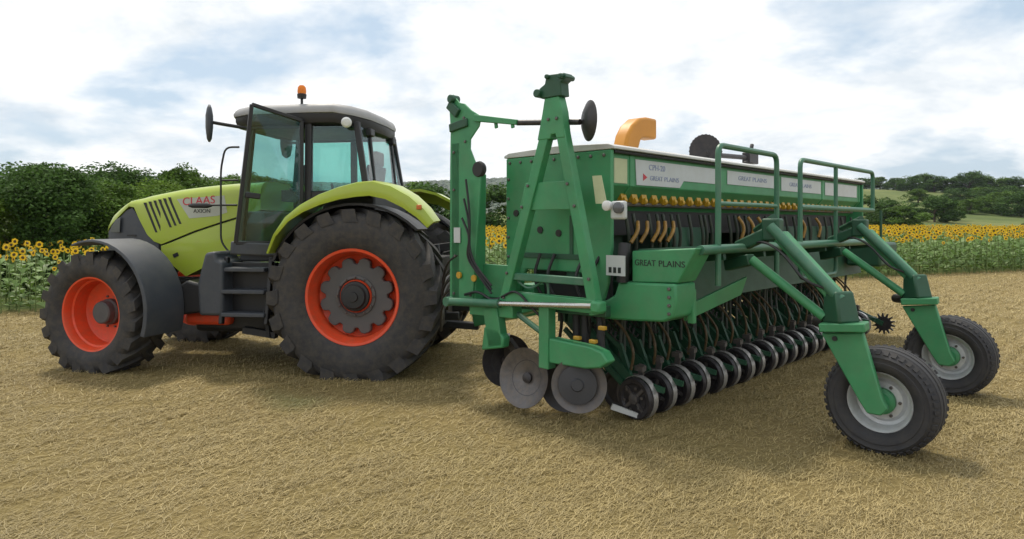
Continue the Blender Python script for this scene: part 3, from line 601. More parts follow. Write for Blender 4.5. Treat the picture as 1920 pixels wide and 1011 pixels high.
# long lower shield below the walkway
MB().add([(0.02,-0.52,1.12),(1.25,-0.50,1.30),(1.25,-0.47,1.30),(0.02,-0.49,1.12),(0.02,-0.50,0.98),(1.15,-0.48,1.12),(1.15,-0.45,1.12),(0.02,-0.47,0.98)],[(0,1,5,4),(3,7,6,2),(0,3,2,1),(4,5,6,7),(0,4,7,3),(1,2,6,5)]).build('lower_shield', 'green', D, bevel=0.004)
# row openers
def opener_protos():
    P = {}
    b = MB(); b.bar((0.02,0.74,0.86),(0.03,0.20,0.42),0.05,0.085); b.bar((0.03,0.24,0.46),(0.03,0.02,0.26),0.045,0.10); b.box((0.02,0.74,0.87),(0.10,0.10,0.15)); b.bar((0.03,0.14,0.36),(0.03,-0.26,0.30),0.03,0.05)
    P['arm'] = b.mesh('row_opener', 'green_dark')
    P['disc'] = MB().lathe([(0.0,0.012),(0.085,0.012),(0.09,0.004),(0.205,0.002),(0.207,-0.002),(0.09,-0.004),(0.085,-0.012),(0,-0.012)], axis=(1,0,0), n=32).mesh('disc', 'steel')
    P['gauge'] = MB().lathe([(0.0,0.03),(0.05,0.03),(0.06,0.015),(0.13,0.012),(0.15,0.03),(0.185,0.032),(0.197,0.012),(0.197,-0.012),(0.185,-0.032),(0.15,-0.03),(0.13,-0.012),(0.0,-0.012)], axis=(1,0,0), n=32).mesh('gauge_wheel', 'steel_dark')
    P['rimband'] = MB().lathe([(0.188,0.062),(0.203,0.055),(0.205,-0.012),(0.199,-0.012),(0.198,0.050),(0.184,0.058)], axis=(1,0,0), n=32, closed=True).mesh('wheel_band', 'band_steel')
    b = MB(); pts = []
    for i in range(70): a = i/69*2*math.pi*8; t = i/69; pts.append(Vector((0.05+0.035*math.cos(a), 0.62-0.36*t, 0.98-0.26*t+0.035*math.sin(a))))
    P['spring'] = b.tube(pts,0.008,5).mesh('spring', 'steel_dark')
    b = MB().bar((-0.02,0.70,0.72),(-0.02,0.16,0.30),0.03,0.05); b.bar((0.07,0.70,0.98),(0.07,0.24,0.62),0.025,0.045); b.bar((0.07,0.26,0.66),(0.03,0.10,0.34),0.03,0.06); P['link'] = b.mesh('parallel_link', 'green_dark')
    P['hose'] = MB().tube(arc_pts([(0.05,0.34,0.95),(0.09,0.18,0.80),(0.04,0.05,0.62),(0.06,0.10,0.44)],0.15,5),0.014,7).mesh('drop_hose', 'hose_brown')
    b = MB()
    for q in range(6): a = q*math.pi/3; b.lathe([(0.014,0),(0.014,0.012),(0,0.014)], c=(-0.034,0.105*math.cos(a),0.105*math.sin(a)), axis=(-1,0,0), n=6)
    b.lathe([(0.055,-0.0),(0.05,0.03),(0.02,0.04),(0,0.04)], c=(-0.012,0,0), axis=(-1,0,0), n=16); b.bar((-0.02,-0.145,0),(-0.02,0.145,0),0.012,0.03); b.bar((-0.02,0,-0.145),(-0.02,0,0.145),0.012,0.03,up=(0,1,0)); P['face'] = b.mesh('wheel_face', 'steel')
    b = MB().bar((0.0,0.02,0.20),(0.0,-0.02,0.50),0.02,0.06); b.box((0.0,0.0,0.46),(0.07,0.09,0.05)); b.tube([(-0.03,0.0,0.3),(0.06,0.0,0.3)],0.014,8); P['bracket'] = b.mesh('depth_bracket', 'steel')
    return P
OP = opener_protos()
def sub(nm, me, parent, loc=(0,0,0), rot=(0,0,0)):
    o = bpy.data.objects.new(nm, me); COL.objects.link(o); o.parent = parent; o.location = loc; o.rotation_euler = rot; return o
for k in range(20):
    u = 0.06+k*0.335; j = random.uniform(-0.03,0.03)
    op = sub('row_opener', OP['arm'], D, (u, j, 0), (0, 0, random.uniform(-0.07,0.07)))
    sub('gauge_wheel', OP['gauge'], op, (-0.05,0.0,0.197), (0,0,R(-6))); sub('wheel_band', OP['rimband'], op, (-0.015,0.0,0.2), (0,0,R(-6)))
    sub('disc', OP['disc'], op, (0.05,0.06,0.20), (0,0,R(7)))
    sub('spring', OP['spring'], op); sub('depth_bracket', OP['bracket'], op, (0.11,0.05,random.uniform(-0.02,0.04)))
    sub('parallel_link', OP['link'], op); sub('wheel_face', OP['face'], op, (-0.05,0,0.197), (random.uniform(0,1.5),0,R(-6))); sub('drop_hose', OP['hose'], op, (random.uniform(-0.03,0.03),0,0), (0,0,random.uniform(-0.4,0.4)))
# clutter of second opener rank further forward
for k in range(20):
    u = 0.22+k*0.335
    op = sub('row_opener', OP['arm'], D, (u, 0.34, 0.0)); sub('disc', OP['disc'], op, (0.05,0.06,0.20), (0,0,R(7))); sub('gauge_wheel', OP['gauge'], op, (-0.05,0,0.197), (0,0,R(-6)))
    sub('spring', OP['spring'], op); sub('parallel_link', OP['link'], op)
# toothed closing wheel at the far end
poly = []
for k in range(14):
    a = 2*math.pi*k/14
    for da, r_ in ((0,0.115),(0.12,0.17),(0.20,0.175),(0.30,0.115)): poly.append((r_*math.cos(a+da), r_*math.sin(a+da)))
sw = MB().prism(poly, (6.62,-0.33,0.22), VA, ZA, UA, 0.03).build('spiked_wheel', 'steel_dark', D)
MB().bar((6.6,-0.33,0.22),(6.6,0.3,0.5),0.04,0.07).build('spiked_wheel_arm', 'green_dark', D)
# walkway deck, edge tubes and railings
b = MB().box((2.25,-0.43,1.60),(4.9,0.58,0.03)); b.build('walkway', 'green_dark', D, bevel=0.004)
b = MB().tube([(-0.20,-0.75,1.62),(4.72,-0.75,1.60)],0.042,12); b.build('walkway_edge', 'green_tube', D)
for k in range(6):
    u = 0.3+k*0.85; MB().bar((u,-0.72,1.56),(u,0.28,1.44),0.05,0.08).build('walkway_bracket', 'green_dark', D)
rt = 0.026
MB().tube(arc_pts([(0.12,-0.75,1.30),(0.12,-0.75,2.53),(1.37,-0.75,2.53),(1.37,-0.75,1.30)],0.09),rt,10).build('railing', 'green_tube', D)
MB().tube([(0.12,-0.75,2.02),(1.37,-0.75,2.02)],0.020,10).build('railing_bar', 'green_tube', D)
MB().tube(arc_pts([(1.99,-0.75,1.50),(1.99,-0.75,2.53),(4.55,-0.75,2.53),(4.55,-0.75,2.0)],0.09),rt,10).build('railing', 'green_tube', D)
MB().tube([(3.10,-0.75,2.53),(3.10,-0.75,1.60)],rt*0.95,10).build('railing_post', 'green_tube', D)
MB().tube([(1.99,-0.75,2.02),(4.55,-0.75,2.02)],0.030,10).build('railing_bar', 'green_tube', D)
MB().tube(arc_pts([(3.10,-0.75,1.60),(3.10,-0.75,1.25),(1.99,-0.75,1.25),(1.99,-0.75,1.6)],0.09),rt*0.9,10).build('boarding_step', 'green_tube', D)
# end cover and step box at the near end
vz([(-0.14,1.60),(-0.77,1.64),(-0.60,1.34),(-0.14,1.32)], -0.30, 0.30, 'end_cover', 'green', 0.012)
sb = vz([(-0.02,1.318),(-0.60,1.335),(-0.61,1.20),(-0.58,1.05),(-0.48,1.005),(-0.2,0.985),(0.14,0.97),(0.27,0.995),(0.33,1.06),(0.34,1.10),(0.12,1.14),(0.02,1.20)], -0.34, 0.34, 'step_box', 'green', 0.02)
for wd_, y_, wl in (('GREAT',-0.17,0.21),('PLAINS',-0.41,0.25)): letters('lettering', wd_, 0.075, frame3((-0.3025,y_,1.475), (0,-1,0), (0,0,1)), 'decal_black', D, width=wl)
MB().tube(arc_pts([(-0.30,-0.06,1.66),(-0.33,-0.07,1.55),(-0.33,-0.06,1.32)],0.05),0.055,12).build('rubber_boot', 'plastic_black', D)
MB().box((-0.02,-0.575,1.12),(0.06,0.06,0.30)).build('step_post', 'green', D, bevel=0.01)
# A-shaped marker tower
UT = -0.62
def vbar(p, q, wu, wp, name, m_='green', u=UT, parent=D, bevel=0.008, wp2=None):
    a, c = Vector((u,)+p), Vector((u,)+q); return MB().bar(a, c, wp, wu, up=(1,0,0), w2=wp2).build(name, m_, parent, bevel=bevel)
vbar((0.50,2.90),(1.13,1.05),0.09,0.105,'tower_leg'); vbar((0.44,2.90),(0.005,1.05),0.09,0.105,'tower_leg')
vz([(0.40,3.00),(0.57,3.00),(0.60,2.86),(0.66,2.62),(0.50,2.62),(0.49,2.66),(0.44,2.66),(0.43,2.62),(0.33,2.62),(0.36,2.86)], UT-0.05, 0.10, 'tower_head', 'green', 0.008)
b = MB().prism([(0.36,3.0),(0.60,3.0),(0.66,3.05),(0.62,3.10),(0.56,3.13),(0.54,3.21),(0.33,3.20),(0.30,3.16),(0.37,3.12)], (UT-0.06,0,0), VA, ZA, UA, 0.12); b.tube([(UT-0.10,0.63,3.05),(UT+0.10,0.63,3.05)],0.04,12); b.tube([(UT-0.1,0.35,3.17),(UT+0.1,0.35,3.17)],0.025,10); b.tube([(UT-0.09,0.52,3.19),(UT+0.09,0.52,3.19)],0.022,10); b.build('tower_pivot', 'green_dark', D, bevel=0.008)
vz([(0.25,2.23),(0.84,2.23),(0.92,1.97),(0.17,1.97)], UT-0.02, 0.03, 'tower_plate', 'green', 0.006)
vbar((1.07,1.33),(0.03,1.33),0.06,0.07,'tower_crossbar', 'green_tube')
vbar((1.07,1.12),(0.0,1.12),0.10,0.12,'tower_foot', 'green')
vz([(0.50,1.92),(0.54,1.92),(0.54,1.55),(0.50,1.55)], H0-0.062, 0.015, 'panel_rib', 'green_dark', 0.002)
for p in ((0.92,1.78),(0.36,1.78),(1.25,1.95),(0.68,1.75)): MB().lathe([(0.035,0),(0.035,0.012),(0,0.012)], c=(H0-0.05,)+p, axis=(-1,0,0), n=14).build('panel_plug', 'chassis', D)
vz([(0.30,1.55),(1.20,1.55),(1.20,1.50),(0.30,1.50)], H0-0.066, 0.02, 'panel_rib', 'green_dark', 0.002)
# decals on the tower and the end
MB().prism([(0.13,2.27),(0.23,2.27),(0.19,2.02),(0.07,2.02)], (UT+0.10,-0.10,0.0), VA, ZA, (-1,0,0), 0.005).build('decal', 'decal_cream', D)
MB().prism([(-0.14,1.56),(0.06,1.56),(0.06,1.38),(-0.14,1.38)], (UT+0.22,0,0), VA, ZA, (-1,0,0), 0.012).build('warning_plate', 'decal_white', D)
for q in range(3): MB().box((UT+0.206,-0.085+q*0.05,1.43),(0.004,0.03,0.05)).build('warning_mark', 'decal_black', D)
b = MB().box((UT+0.12,-0.14,1.96),(0.06,0.15,0.16)); b.build('lamp_bracket', 'decal_white', D, bevel=0.02)
MB().lathe([(0.045,0),(0.045,0.03),(0.03,0.04),(0,0.04)], c=(UT+0.085,-0.05,2.0), axis=(-1,0,0), n=18).build('marker_lamp', 'lamp_clear', D)
MB().lathe([(0.05,0),(0.05,0.03),(0.03,0.04),(0,0.04)], c=(UT+0.085,-0.17,1.98), axis=(-1,0,0), n=18).build('marker_lamp', 'lamp_dark', D)
# front mast with hooked top
vz([(1.47,2.33),(1.52,2.42),(1.57,2.50),(1.635,2.62),(1.63,2.72),(1.50,2.84),(1.47,2.94),(1.62,3.02),(1.72,3.10),(1.80,3.12),(1.90,3.22),(1.98,3.18),(1.96,3.08),(1.94,2.85),(1.95,2.4),(1.95,0.98),(1.60,0.98),(1.57,1.3)], UT-0.01, 0.02, 'mast_plate', 'green', 0.004)
vbar((1.86,2.70),(1.86,0.98),0.14,0.13,'mast_post','green',u=UT+0.06); vbar((1.60,2.36),(1.62,0.98),0.14,0.10,'mast_post','green',u=UT+0.08)
b = MB().tube([(UT-0.06,1.90,3.17),(UT+0.06,1.90,3.17)],0.045,12); b.bar((UT,1.95,3.12),(UT,1.80,3.0),0.10,0.09,up=(1,0,0)); b.bar((UT,1.94,2.86),(UT,1.66,2.90),0.09,0.07,up=(1,0,0)); b.build('mast_pivot', 'green_dark', D, bevel=0.01)
MB().lathe([(0.075,-0.03),(0.085,0),(0.075,0.03)], c=(UT,1.50,2.40), axis=(1,0,0), n=20).build('mast_roller', 'chassis', D)
MB().box((UT-0.022,1.82,1.72),(0.006,0.10,0.16)).build('decal', 'decal_white', D)
for p in ((1.78,1.30),(1.55,1.28)): MB().lathe([(0.035,0),(0.035,0.02),(0,0.02)], c=(UT-0.02,)+p, axis=(-1,0,0), n=16).build('bolt_cap', 'yellow', D)
vz([(1.62,1.42),(1.20,1.42),(1.10,1.0),(1.62,0.95)], UT+0.12, 0.03, 'link_plate', 'green', 0.006)
# folded marker arm and its disc
b = MB().bar((UT,1.55,2.93),(UT+0.04,0.98,2.83),0.07,0.08,up=(1,0,0),w2=0.05); b.bar((UT+0.02,1.28,2.86),(UT+0.02,1.27,2.80),0.02,0.04); b.bar((UT+0.02,1.05,2.84),(UT+0.02,1.04,2.78),0.02,0.04); b.build('marker_arm', 'green', D, bevel=0.006)
MB().tube([(UT+0.04,1.0,2.83),(UT+0.06,0.24,2.76)],0.028,10).build('marker_rod', 'steel_dark', D)
MB().lathe([(0.0,0.05),(0.06,0.045),(0.12,0.025),(0.185,-0.01),(0.185,-0.016),(0.12,0.015),(0.0,0.035)], c=(UT+0.10,0.18,2.77), axis=(-1,0.62,0), n=36).build('marker_disc', 'steel_dark', D)
# second marker folded over the hopper
poly = []
for k in range(28):
    a = 2*math.pi*k/28; poly += [(0.232*math.cos(a), 0.232*math.sin(a)), (0.224*math.cos(a+0.11), 0.224*math.sin(a+0.11))]
MB().prism(poly, (2.85,0.80,2.80), (0.78,-0.62,0), ZA, (0.62,0.78,0), 0.02).build('marker_disc', 'steel_dark', D)
b = MB().tube([(2.85,0.80,2.76),(4.0,0.80,2.80)],0.035,10); b.build('marker_rod', 'steel_dark', D)
b = MB().box((4.2,0.80,2.80),(0.30,0.12,0.16)); b.tube([(4.1,0.75,2.88),(4.15,0.75,3.0)],0.03,8); b.bar((4.05,0.8,2.76),(4.3,0.8,2.58),0.06,0.08); b.build('marker_pivot', 'steel_dark', D, bevel=0.02)
# orange elbow duct on the lid
rings = []
for u, z, a in ((0.38,2.57,0),(0.44,2.72,8),(0.49,2.78,35),(0.58,2.83,65),(0.68,2.845,85),(0.86,2.845,90)):
    c_, s_ = math.cos(R(a)), math.sin(R(a)); wv = 0.125 if a < 20 else 0.11
    rings.append([(u-wv*c_, 0.40-0.085, z+wv*s_), (u+wv*c_, 0.40-0.085, z-wv*s_), (u+wv*c_, 0.40+0.085, z-wv*s_), (u-wv*c_, 0.40+0.085, z+wv*s_)])
MB().loft(rings).build('elbow_duct', 'duct_orange', D, bevel=0.03, seg=3)
# lower near-end structure
vbar((0.58,1.12),(0.58,0.50),0.11,0.12,'end_post'); vbar((1.30,1.0),(1.22,0.62),0.10,0.20,'end_bracket')
vz([(1.42,0.56),(1.12,0.62),(1.10,0.72),(1.20,0.80),(1.38,0.80)], UT-0.05, 0.10, 'disc_bracket', 'green', 0.015)
vz([(0.52,0.79),(0.05,0.77),(-0.08,0.74),(-0.14,0.66),(-0.06,0.60),(0.10,0.57),(0.52,0.56)], UT-0.05, 0.13, 'gauge_arm', 'green', 0.015)
vbar((1.80,1.04),(0.0,1.06),0.08,0.10,'end_beam','green_dark',u=UT+0.16)
b = MB().tube([(UT-0.09,1.12,1.06),(UT-0.09,-0.02,1.135)],0.024,12); b.build('cylinder_rod', 'steel_bright', D)
b = MB().tube([(UT-0.09,1.86,1.02),(UT-0.09,1.12,1.06)],0.042,14); b.lathe([(0.05,-0.04),(0.05,0.04)], c=(UT-0.09,1.88,1.02), axis=(1,0,0), n=14); b.build('cylinder_barrel', 'green_tube', D)
MB().box((UT-0.07,-0.06,1.13),(0.12,0.10,0.10)).build('rod_clevis', 'green', D, bevel=0.02)
MB().tube([(UT+0.05,1.06,0.98),(UT+0.05,0.62,0.78)],0.028,10).build('end_strut', 'green_tube', D)
vbar((1.62,0.96),(1.0,0.98),0.14,0.12,'end_beam','green',u=UT+0.04)
for k, y_ in enumerate((0.86,0.70,0.36,0.2)):
    MB().tube(arc_pts([(UT+0.22+0.03*k,y_,1.55),(UT+0.16,y_+0.05,1.3),(UT+0.24,y_-0.12,1.0),(UT+0.3,y_,0.62)],0.2,5),0.016,7).build('hydraulic_hose', 'plastic_black', D)
for y_, z0, z1 in ((0.44,1.10,0.72),(0.34,1.06,0.70),(0.86,1.08,0.66),(0.16,1.0,0.66)): MB().tube([(UT+0.26,y_,z0),(UT+0.24,y_-0.02,z1)],0.038,12).build('damper', 'chassis', D)
MB().tube(arc_pts([(UT+0.02,1.0,1.30),(UT+0.0,0.80,1.20),(UT+0.05,0.62,1.34),(UT+0.05,0.60,1.10)],0.1),0.013,7).build('hydraulic_hose', 'green_tube', D)
MB().tube(arc_pts([(UT-0.02,1.7,1.10),(UT-0.06,1.45,1.16),(UT-0.04,1.25,1.06),(UT+0.02,1.1,1.16)],0.1),0.014,7).build('hydraulic_hose', 'plastic_black', D)
for y_, z_ in ((0.30,0.80),(0.12,0.79),(0.02,0.92),(0.72,0.80)): MB().box((UT+0.10,y_,z_),(0.05,0.07,0.035)).build('grease_cap', 'yellow', D, bevel=0.008)
# soil discs at the near end
def soil_disc(c, axis, r_, dish, name='soil_disc', m_='steel', hub=True):
    o = MB().lathe([(0.0,-dish),(r_*0.35,-dish*0.92),(r_*0.7,-dish*0.55),(r_,0.0),(r_,0.008),(r_*0.7,-dish*0.55+0.012),(0.0,-dish+0.014)], c=c, axis=axis, n=48).build(name, m_, D)
    if hub: MB().lathe([(r_*0.60,-dish*0.62),(r_*0.40,-dish*0.86),(0.07,-dish*0.90)], c=tuple(Vector(c)+Vector(axis).normalized()*0.014), axis=axis, n=36, cap=False).build('disc_centre', 'disc_face', o)
    if hub: MB().lathe([(0.05,-dish-0.02),(0.05,-dish+0.05),(0.02,-dish+0.06),(0,-dish+0.06)], c=c, axis=axis, n=16).build('disc_hub', 'steel_dark', o)
    return o
soil_disc((UT,0.88,0.36), (-1,-0.12,0.18), 0.285, 0.10)
o2 = soil_disc((UT+0.02,0.22,0.40), (-1,-0.62,0.12), 0.25, 0.05, hub=False)
MB().lathe([(0.175,0.0),(0.172,0.012),(0.06,0.02),(0.05,0.035),(0,0.035)], c=(UT-0.0,0.22,0.402), axis=(-1,-0.62,0.12), n=40).build('hub_plate', 'disc_face', o2)
soil_disc((UT+0.25,1.35,0.42), (-0.45,-1,0.1), 0.27, 0.06, m_='steel_dark')
soil_disc((UT+0.30,0.62,0.26), (-1,-0.4,0), 0.24, 0.05, m_='steel_dark')
MB().bar((UT+0.14,1.22,0.66),(UT+0.16,0.92,0.38),0.06,0.07).build('disc_arm', 'steel_dark', D); MB().bar((UT+0.08,0.40,0.60),(UT+0.07,0.22,0.40),0.06,0.07).build('disc_arm', 'green_dark', D)
MB().bar((UT+0.2,1.30,0.70),(UT+0.26,1.35,0.42),0.06,0.07).build('disc_arm', 'steel_dark', D)
MB().prism([(0,0),(0.30,-0.10),(0.31,-0.06),(0.02,0.05)], (UT+0.42,0.16,0.11), (0.70,-0.70,0), ZA, (0.7,0.7,0), 0.03).build('scraper_blade', 'lid_grey', D)
# transport wheels
def transport_wheel(u, v):
    hz = 0.41; wh = empty('transport_wheel', (u, v, hz), 0, D)
    prof = [(0.235,0.115),(0.25,0.16),(0.30,0.195),(0.325,0.197),(0.33,0.192),(0.36,0.192),(0.366,0.196),(0.395,0.17),(0.416,0.12),(0.408,0.112),(0.422,0.10),(0.426,0.055),(0.414,0.05),(0.414,0.035),(0.428,0.03),(0.429,0.0)]
    b = MB().lathe(prof+[(r_, -h) for r_, h in prof[-2::-1]], axis=(-1,0,0), n=64, cap=False)
    for side in (1, -1):
        for q in range(44):
            a = 2*math.pi*(q+(0.5 if side > 0 else 0))/44; c_, s_ = math.cos(a), math.sin(a); Q = Matrix(((1,0,0),(0,c_,-s_),(0,s_,c_)))
            b.box((side*0.150,0.394*c_,0.394*s_),(0.050,0.040,0.034),Q@Matrix.Rotation(R(-38*side),3,'Z'))
    b.v = [(x, y_, max(z, -hz-0.006)) for x, y_, z in b.v]; b.build('tyre', 'drill_tyre', wh, smooth=40)
    b = MB().lathe([(0.240,0.112),(0.248,0.135),(0.238,0.142),(0.226,0.130),(0.215,0.10),(0.205,0.07),(0.20,0.03),(0.175,0.022),(0.15,0.05),(0.12,0.055),(0.0,0.055)], axis=(-1,0,0), n=48, cap=False)
    b.lathe([(0.240,-0.112),(0.248,-0.135),(0.226,-0.13),(0.205,-0.07),(0.15,-0.03),(0,-0.03)], axis=(-1,0,0), n=48, cap=False); b.build('rim', 'rim_grey', wh)
    MB().lathe([(0.105,0.05),(0.105,0.10),(0.075,0.115),(0.06,0.15),(0.0,0.155)], axis=(-1,0,0), n=28).build('hub', 'green', wh)
    for k in range(6):
        a = 2*math.pi*k/6; MB().lathe([(0.013,0),(0.013,0.02),(0,0.022)], c=(-0.05,0.13*math.cos(a),0.13*math.sin(a)), axis=(-1,0,0), n=6).build('wheel_nut', 'steel', wh)
    # supporting leg on the outer side
    o = u-0.22
    MB().prism([(v+0.41,0.93),(v+0.09,0.97),(v-0.05,0.47),(v-0.09,0.39),(v-0.04,0.33),(v+0.06,0.33),(v+0.12,0.42)], (o-0.03,0,0), VA, ZA, UA, 0.06).build('wheel_leg', 'green', D, bevel=0.012)
    MB().bar((o-0.02,v+0.41,0.985),(o+0.02,v+0.07,1.015),0.20,0.07).build('leg_cap', 'green', D, bevel=0.01)
    MB().tube([(o-0.01,v,0.41),(u-0.10,v,0.41)],0.06,14).build('stub_axle', 'green', D)
    MB().lathe([(0.02,0),(0.02,0.015),(0,0.015)], c=(o-0.03,v+0.30,0.90), axis=(-1,0,0), n=10).build('leg_bolt', 'chassis', D)
    MB().bar((o+0.03,v+0.27,1.02),(o+0.05,v+0.30,1.28),0.20,0.22,w2=0.17,h2=0.16).build('swivel_head', 'green_dark', D, bevel=0.02)
    # upper arm, lower link, lift ram
    MB().bar((o+0.05,v+0.32,1.24),(o+0.10,v+0.80,1.74),0.11,0.12).build('upper_arm', 'green', D, bevel=0.015)
    MB().tube([(o-0.01,v+0.26,1.22),(o+0.02,v+0.86,1.82)],0.046,12).build('lift_ram', 'green_tube', D)
    b = MB().box((o+0.10,v+0.87,1.79),(0.12,0.16,0.20)); b.bar((o+0.10,v+0.90,1.76),(o+0.15,v+1.22,1.62),0.09,0.11); b.build('arm_bracket', 'green_dark', D, bevel=0.02, seg=3)
    MB().tube([(o+0.02,v+0.40,1.06),(o+0.0,v+1.02,1.52)],0.042,12).build('lower_link', 'green', D)
    MB().bar((o+0.0,v+1.02,1.52),(o+0.1,v+1.30,1.45),0.09,0.10).build('link_bracket', 'green_dark', D, bevel=0.01)
    MB().tube([(o+0.10,v+0.86,1.90),(o+0.55,v+1.22,1.78)],0.032,10).build('hydraulic_ram', 'green_dark', D)
    MB().tube([(o+0.08,v+0.40,1.0),(o+0.30,v+0.55,0.98)],0.05,12).build('link_pin', 'steel_dark', D)
transport_wheel(0.72, -1.90); transport_wheel(3.22, -1.89)
# far rail post and cable
MB().tube([(6.6,-0.3,1.55),(6.6,-0.3,2.05)],0.022,8).build('tail_post', 'green_dark', D)
b = MB().box((6.3,-0.25,1.36),(0.9,0.5,0.36)); b.build('far_end_box', 'green_dark', D, bevel=0.04)
# bolts along the tower, mast and wheel legs; loose hoses at the mast
BOLT = MB().lathe([(0.016,0),(0.016,0.012),(0.011,0.016),(0,0.016)], axis=(-1,0,0), n=6).mesh('bolt', 'steel')
for y_, z_ in ((0.52,2.80),(0.42,2.80),(0.30,2.20),(0.78,2.20),(0.22,2.00),(0.86,2.00),(1.06,1.36),(0.06,1.36),(1.10,1.12),(0.03,1.12)): sub('bolt', BOLT, D, (UT-0.045 if z_ < 2.7 else UT-0.05, y_, z_))
for y_, z_ in ((1.88,2.60),(1.88,2.20),(1.86,1.50),(1.72,2.95),(1.70,2.70),(1.62,1.10),(1.88,1.10)): sub('bolt', BOLT, D, (UT-0.011, y_, z_))
for q in range(9): sub('bolt', BOLT, D, (H0-0.05, 0.14+q*0.15, 2.47))
for q in range(6): sub('bolt', BOLT, D, (H0-0.05, 1.36, 1.30+q*0.2))
for q in range(4): sub('bolt', BOLT, D, (-0.34, -0.54, 1.08+q*0.07))
for k in range(5):
    z_ = 1.55-0.11*k; MB().tube(arc_pts([(UT+0.02+0.03*k,1.70,z_),(UT-0.02,1.98+0.03*k,z_-0.10),(UT+0.12,2.25,z_-0.42-0.03*k),(UT+0.55,2.6+0.04*k,z_-0.30),(UT+1.05,2.85,1.15)],0.35,5),0.014,7).build('hydraulic_hose', 'plastic_black', D)
for k in range(3):
    MB().tube(arc_pts([(UT-0.06,1.64+0.03*k,2.30-0.2*k),(UT-0.07,1.56,1.9-0.1*k),(UT-0.06,1.60+0.02*k,1.5),(UT-0.02,1.30,1.22-0.04*k)],0.25,5),0.012,7).build('hydraulic_hose', 'plastic_black', D)
MB().tube(arc_pts([(UT-0.05,1.13,1.12),(UT-0.08,0.9,1.22),(UT-0.06,0.72,1.05),(UT+0.02,0.58,0.9)],0.15,5),0.012,7).build('hydraulic_hose', 'plastic_black', D)
for u0, v0 in ((0.50,-1.90),(3.0,-1.89)):
    MB().tube(arc_pts([(u0-0.02,v0+0.36,1.30),(u0-0.10,v0+0.52,1.36),(u0-0.06,v0+0.72,1.60),(u0+0.05,v0+0.95,1.70),(u0+0.2,v0+1.2,1.60)],0.2,5),0.012,7).build('hydraulic_hose', 'plastic_black', D)
# drawbar to the tractor
b = MB().bar((1.7,1.2,1.02),(0.80,3.10,0.55),0.16,0.18); b.build('drawbar', 'green', D, bevel=0.015)
MB().bar((0.2,1.2,1.02),(0.95,2.75,0.62),0.13,0.15).build('drawbar_brace', 'green', D, bevel=0.015)

# ------------------------------------------------------------------ sunflowers
def sunflower_mesh(seed, h):
    rg = random.Random(seed); b = MB(); lean = rg.uniform(-0.06,0.06); ly = rg.uniform(-0.05,0.05)
    st = [(0,0,0),(lean*0.3,ly*0.3,h*0.5),(lean,ly,h*0.93),(lean,ly-0.05,h)]
    b.tube(st, 0.014, 5, r2=0.010, mi=0)
    for i in range(9):
        z = h*(0.16+0.78*i/9); a = i*2.4+rg.uniform(-0.4,0.4); ln = rg.uniform(0.17,0.27)*(1.15-0.35*i/9); wd = ln*0.42
        d = Vector((math.cos(a), math.sin(a), 0)); s_ = Vector((-math.sin(a), math.cos(a), 0)); o = Vector((lean*z/h, ly*z/h, z))
        up = rg.uniform(0.0,0.07); dr_ = rg.uniform(0.06,0.16)
        p0 = o+d*0.03; p1 = o+d*ln*0.5+Vector((0,0,up)); p2 = o+d*ln+Vector((0,0,up-dr_))
        b.add([p0, p1-s_*wd-Vector((0,0,0.02)), p1, p1+s_*wd-Vector((0,0,0.02)), p2], [(0,1,2),(0,2,3),(1,4,2),(2,4,3)], 1)
    c = Vector((lean, ly-0.06, h-0.01)); ax = Vector((rg.uniform(-0.4,0.4), -1, rg.uniform(-0.3,0.25))).normalized(); x = ax.cross(Vector((0,0,1))).normalized(); y_ = ax.cross(x)
    r0 = rg.uniform(0.028,0.042); r1 = r0*rg.uniform(2.2,2.6)
    n_ = 10; vs = [c+ax*0.02]+[c+(x*math.cos(t*2*math.pi/n_)+y_*math.sin(t*2*math.pi/n_))*r0 for t in range(n_)]
    b.add(vs, [(0,1+i,1+(i+1)%n_) for i in range(n_)], 3)
    npet = 13
    for i in range(npet):
        a = 2*math.pi*i/npet+rg.uniform(-0.1,0.1); e = x*math.cos(a)+y_*math.sin(a); f_ = x*-math.sin(a)+y_*math.cos(a); rr_ = r1*rg.uniform(0.85,1.08); bend = ax*rg.uniform(-0.02,0.02)
        m0 = c+e*(r0+rr_)*0.5
        b.add([c+e*r0*0.85, m0-f_*r1*0.26, c+e*rr_+bend, m0+f_*r1*0.26], [(0,1,2,3)], 2)
    return b.mesh('sunflower', ['sun_stem','sun_leaf','petal','seed_brown'], smooth=0)
SF = [sunflower_mesh(100+i, 1.28+0.03*i) for i in range(10)]
def hedge_x(y): return float(np.interp(y, [10,17,20,27,38,55,90], [-30,-22,-12.6,-13.4,-15,-17.5,-24]))
ed = Vector((1, EDGEK, 0)).normalized(); en = Vector((-EDGEK, 1, 0)).normalized(); e0 = Vector((0, EDGE0, 0))
solo = []; mass = []
row = 0
while row < 62:
    dd = 0.35+0.62*row; a = -26.0
    while a < 62:
        a += random.uniform(0.18,0.34) if row < 3 else random.uniform(0.24,0.44)*(1+0.012*row)
        p = e0+ed*a+en*(dd+random.uniform(-0.16,0.16))
        if p.x < hedge_x(p.y)+0.3: continue
        if p.y < 4 or abs(p.x) > 0.80*p.y+0.6: continue
        (solo if row < 2 else mass).append(p)
    row += 1
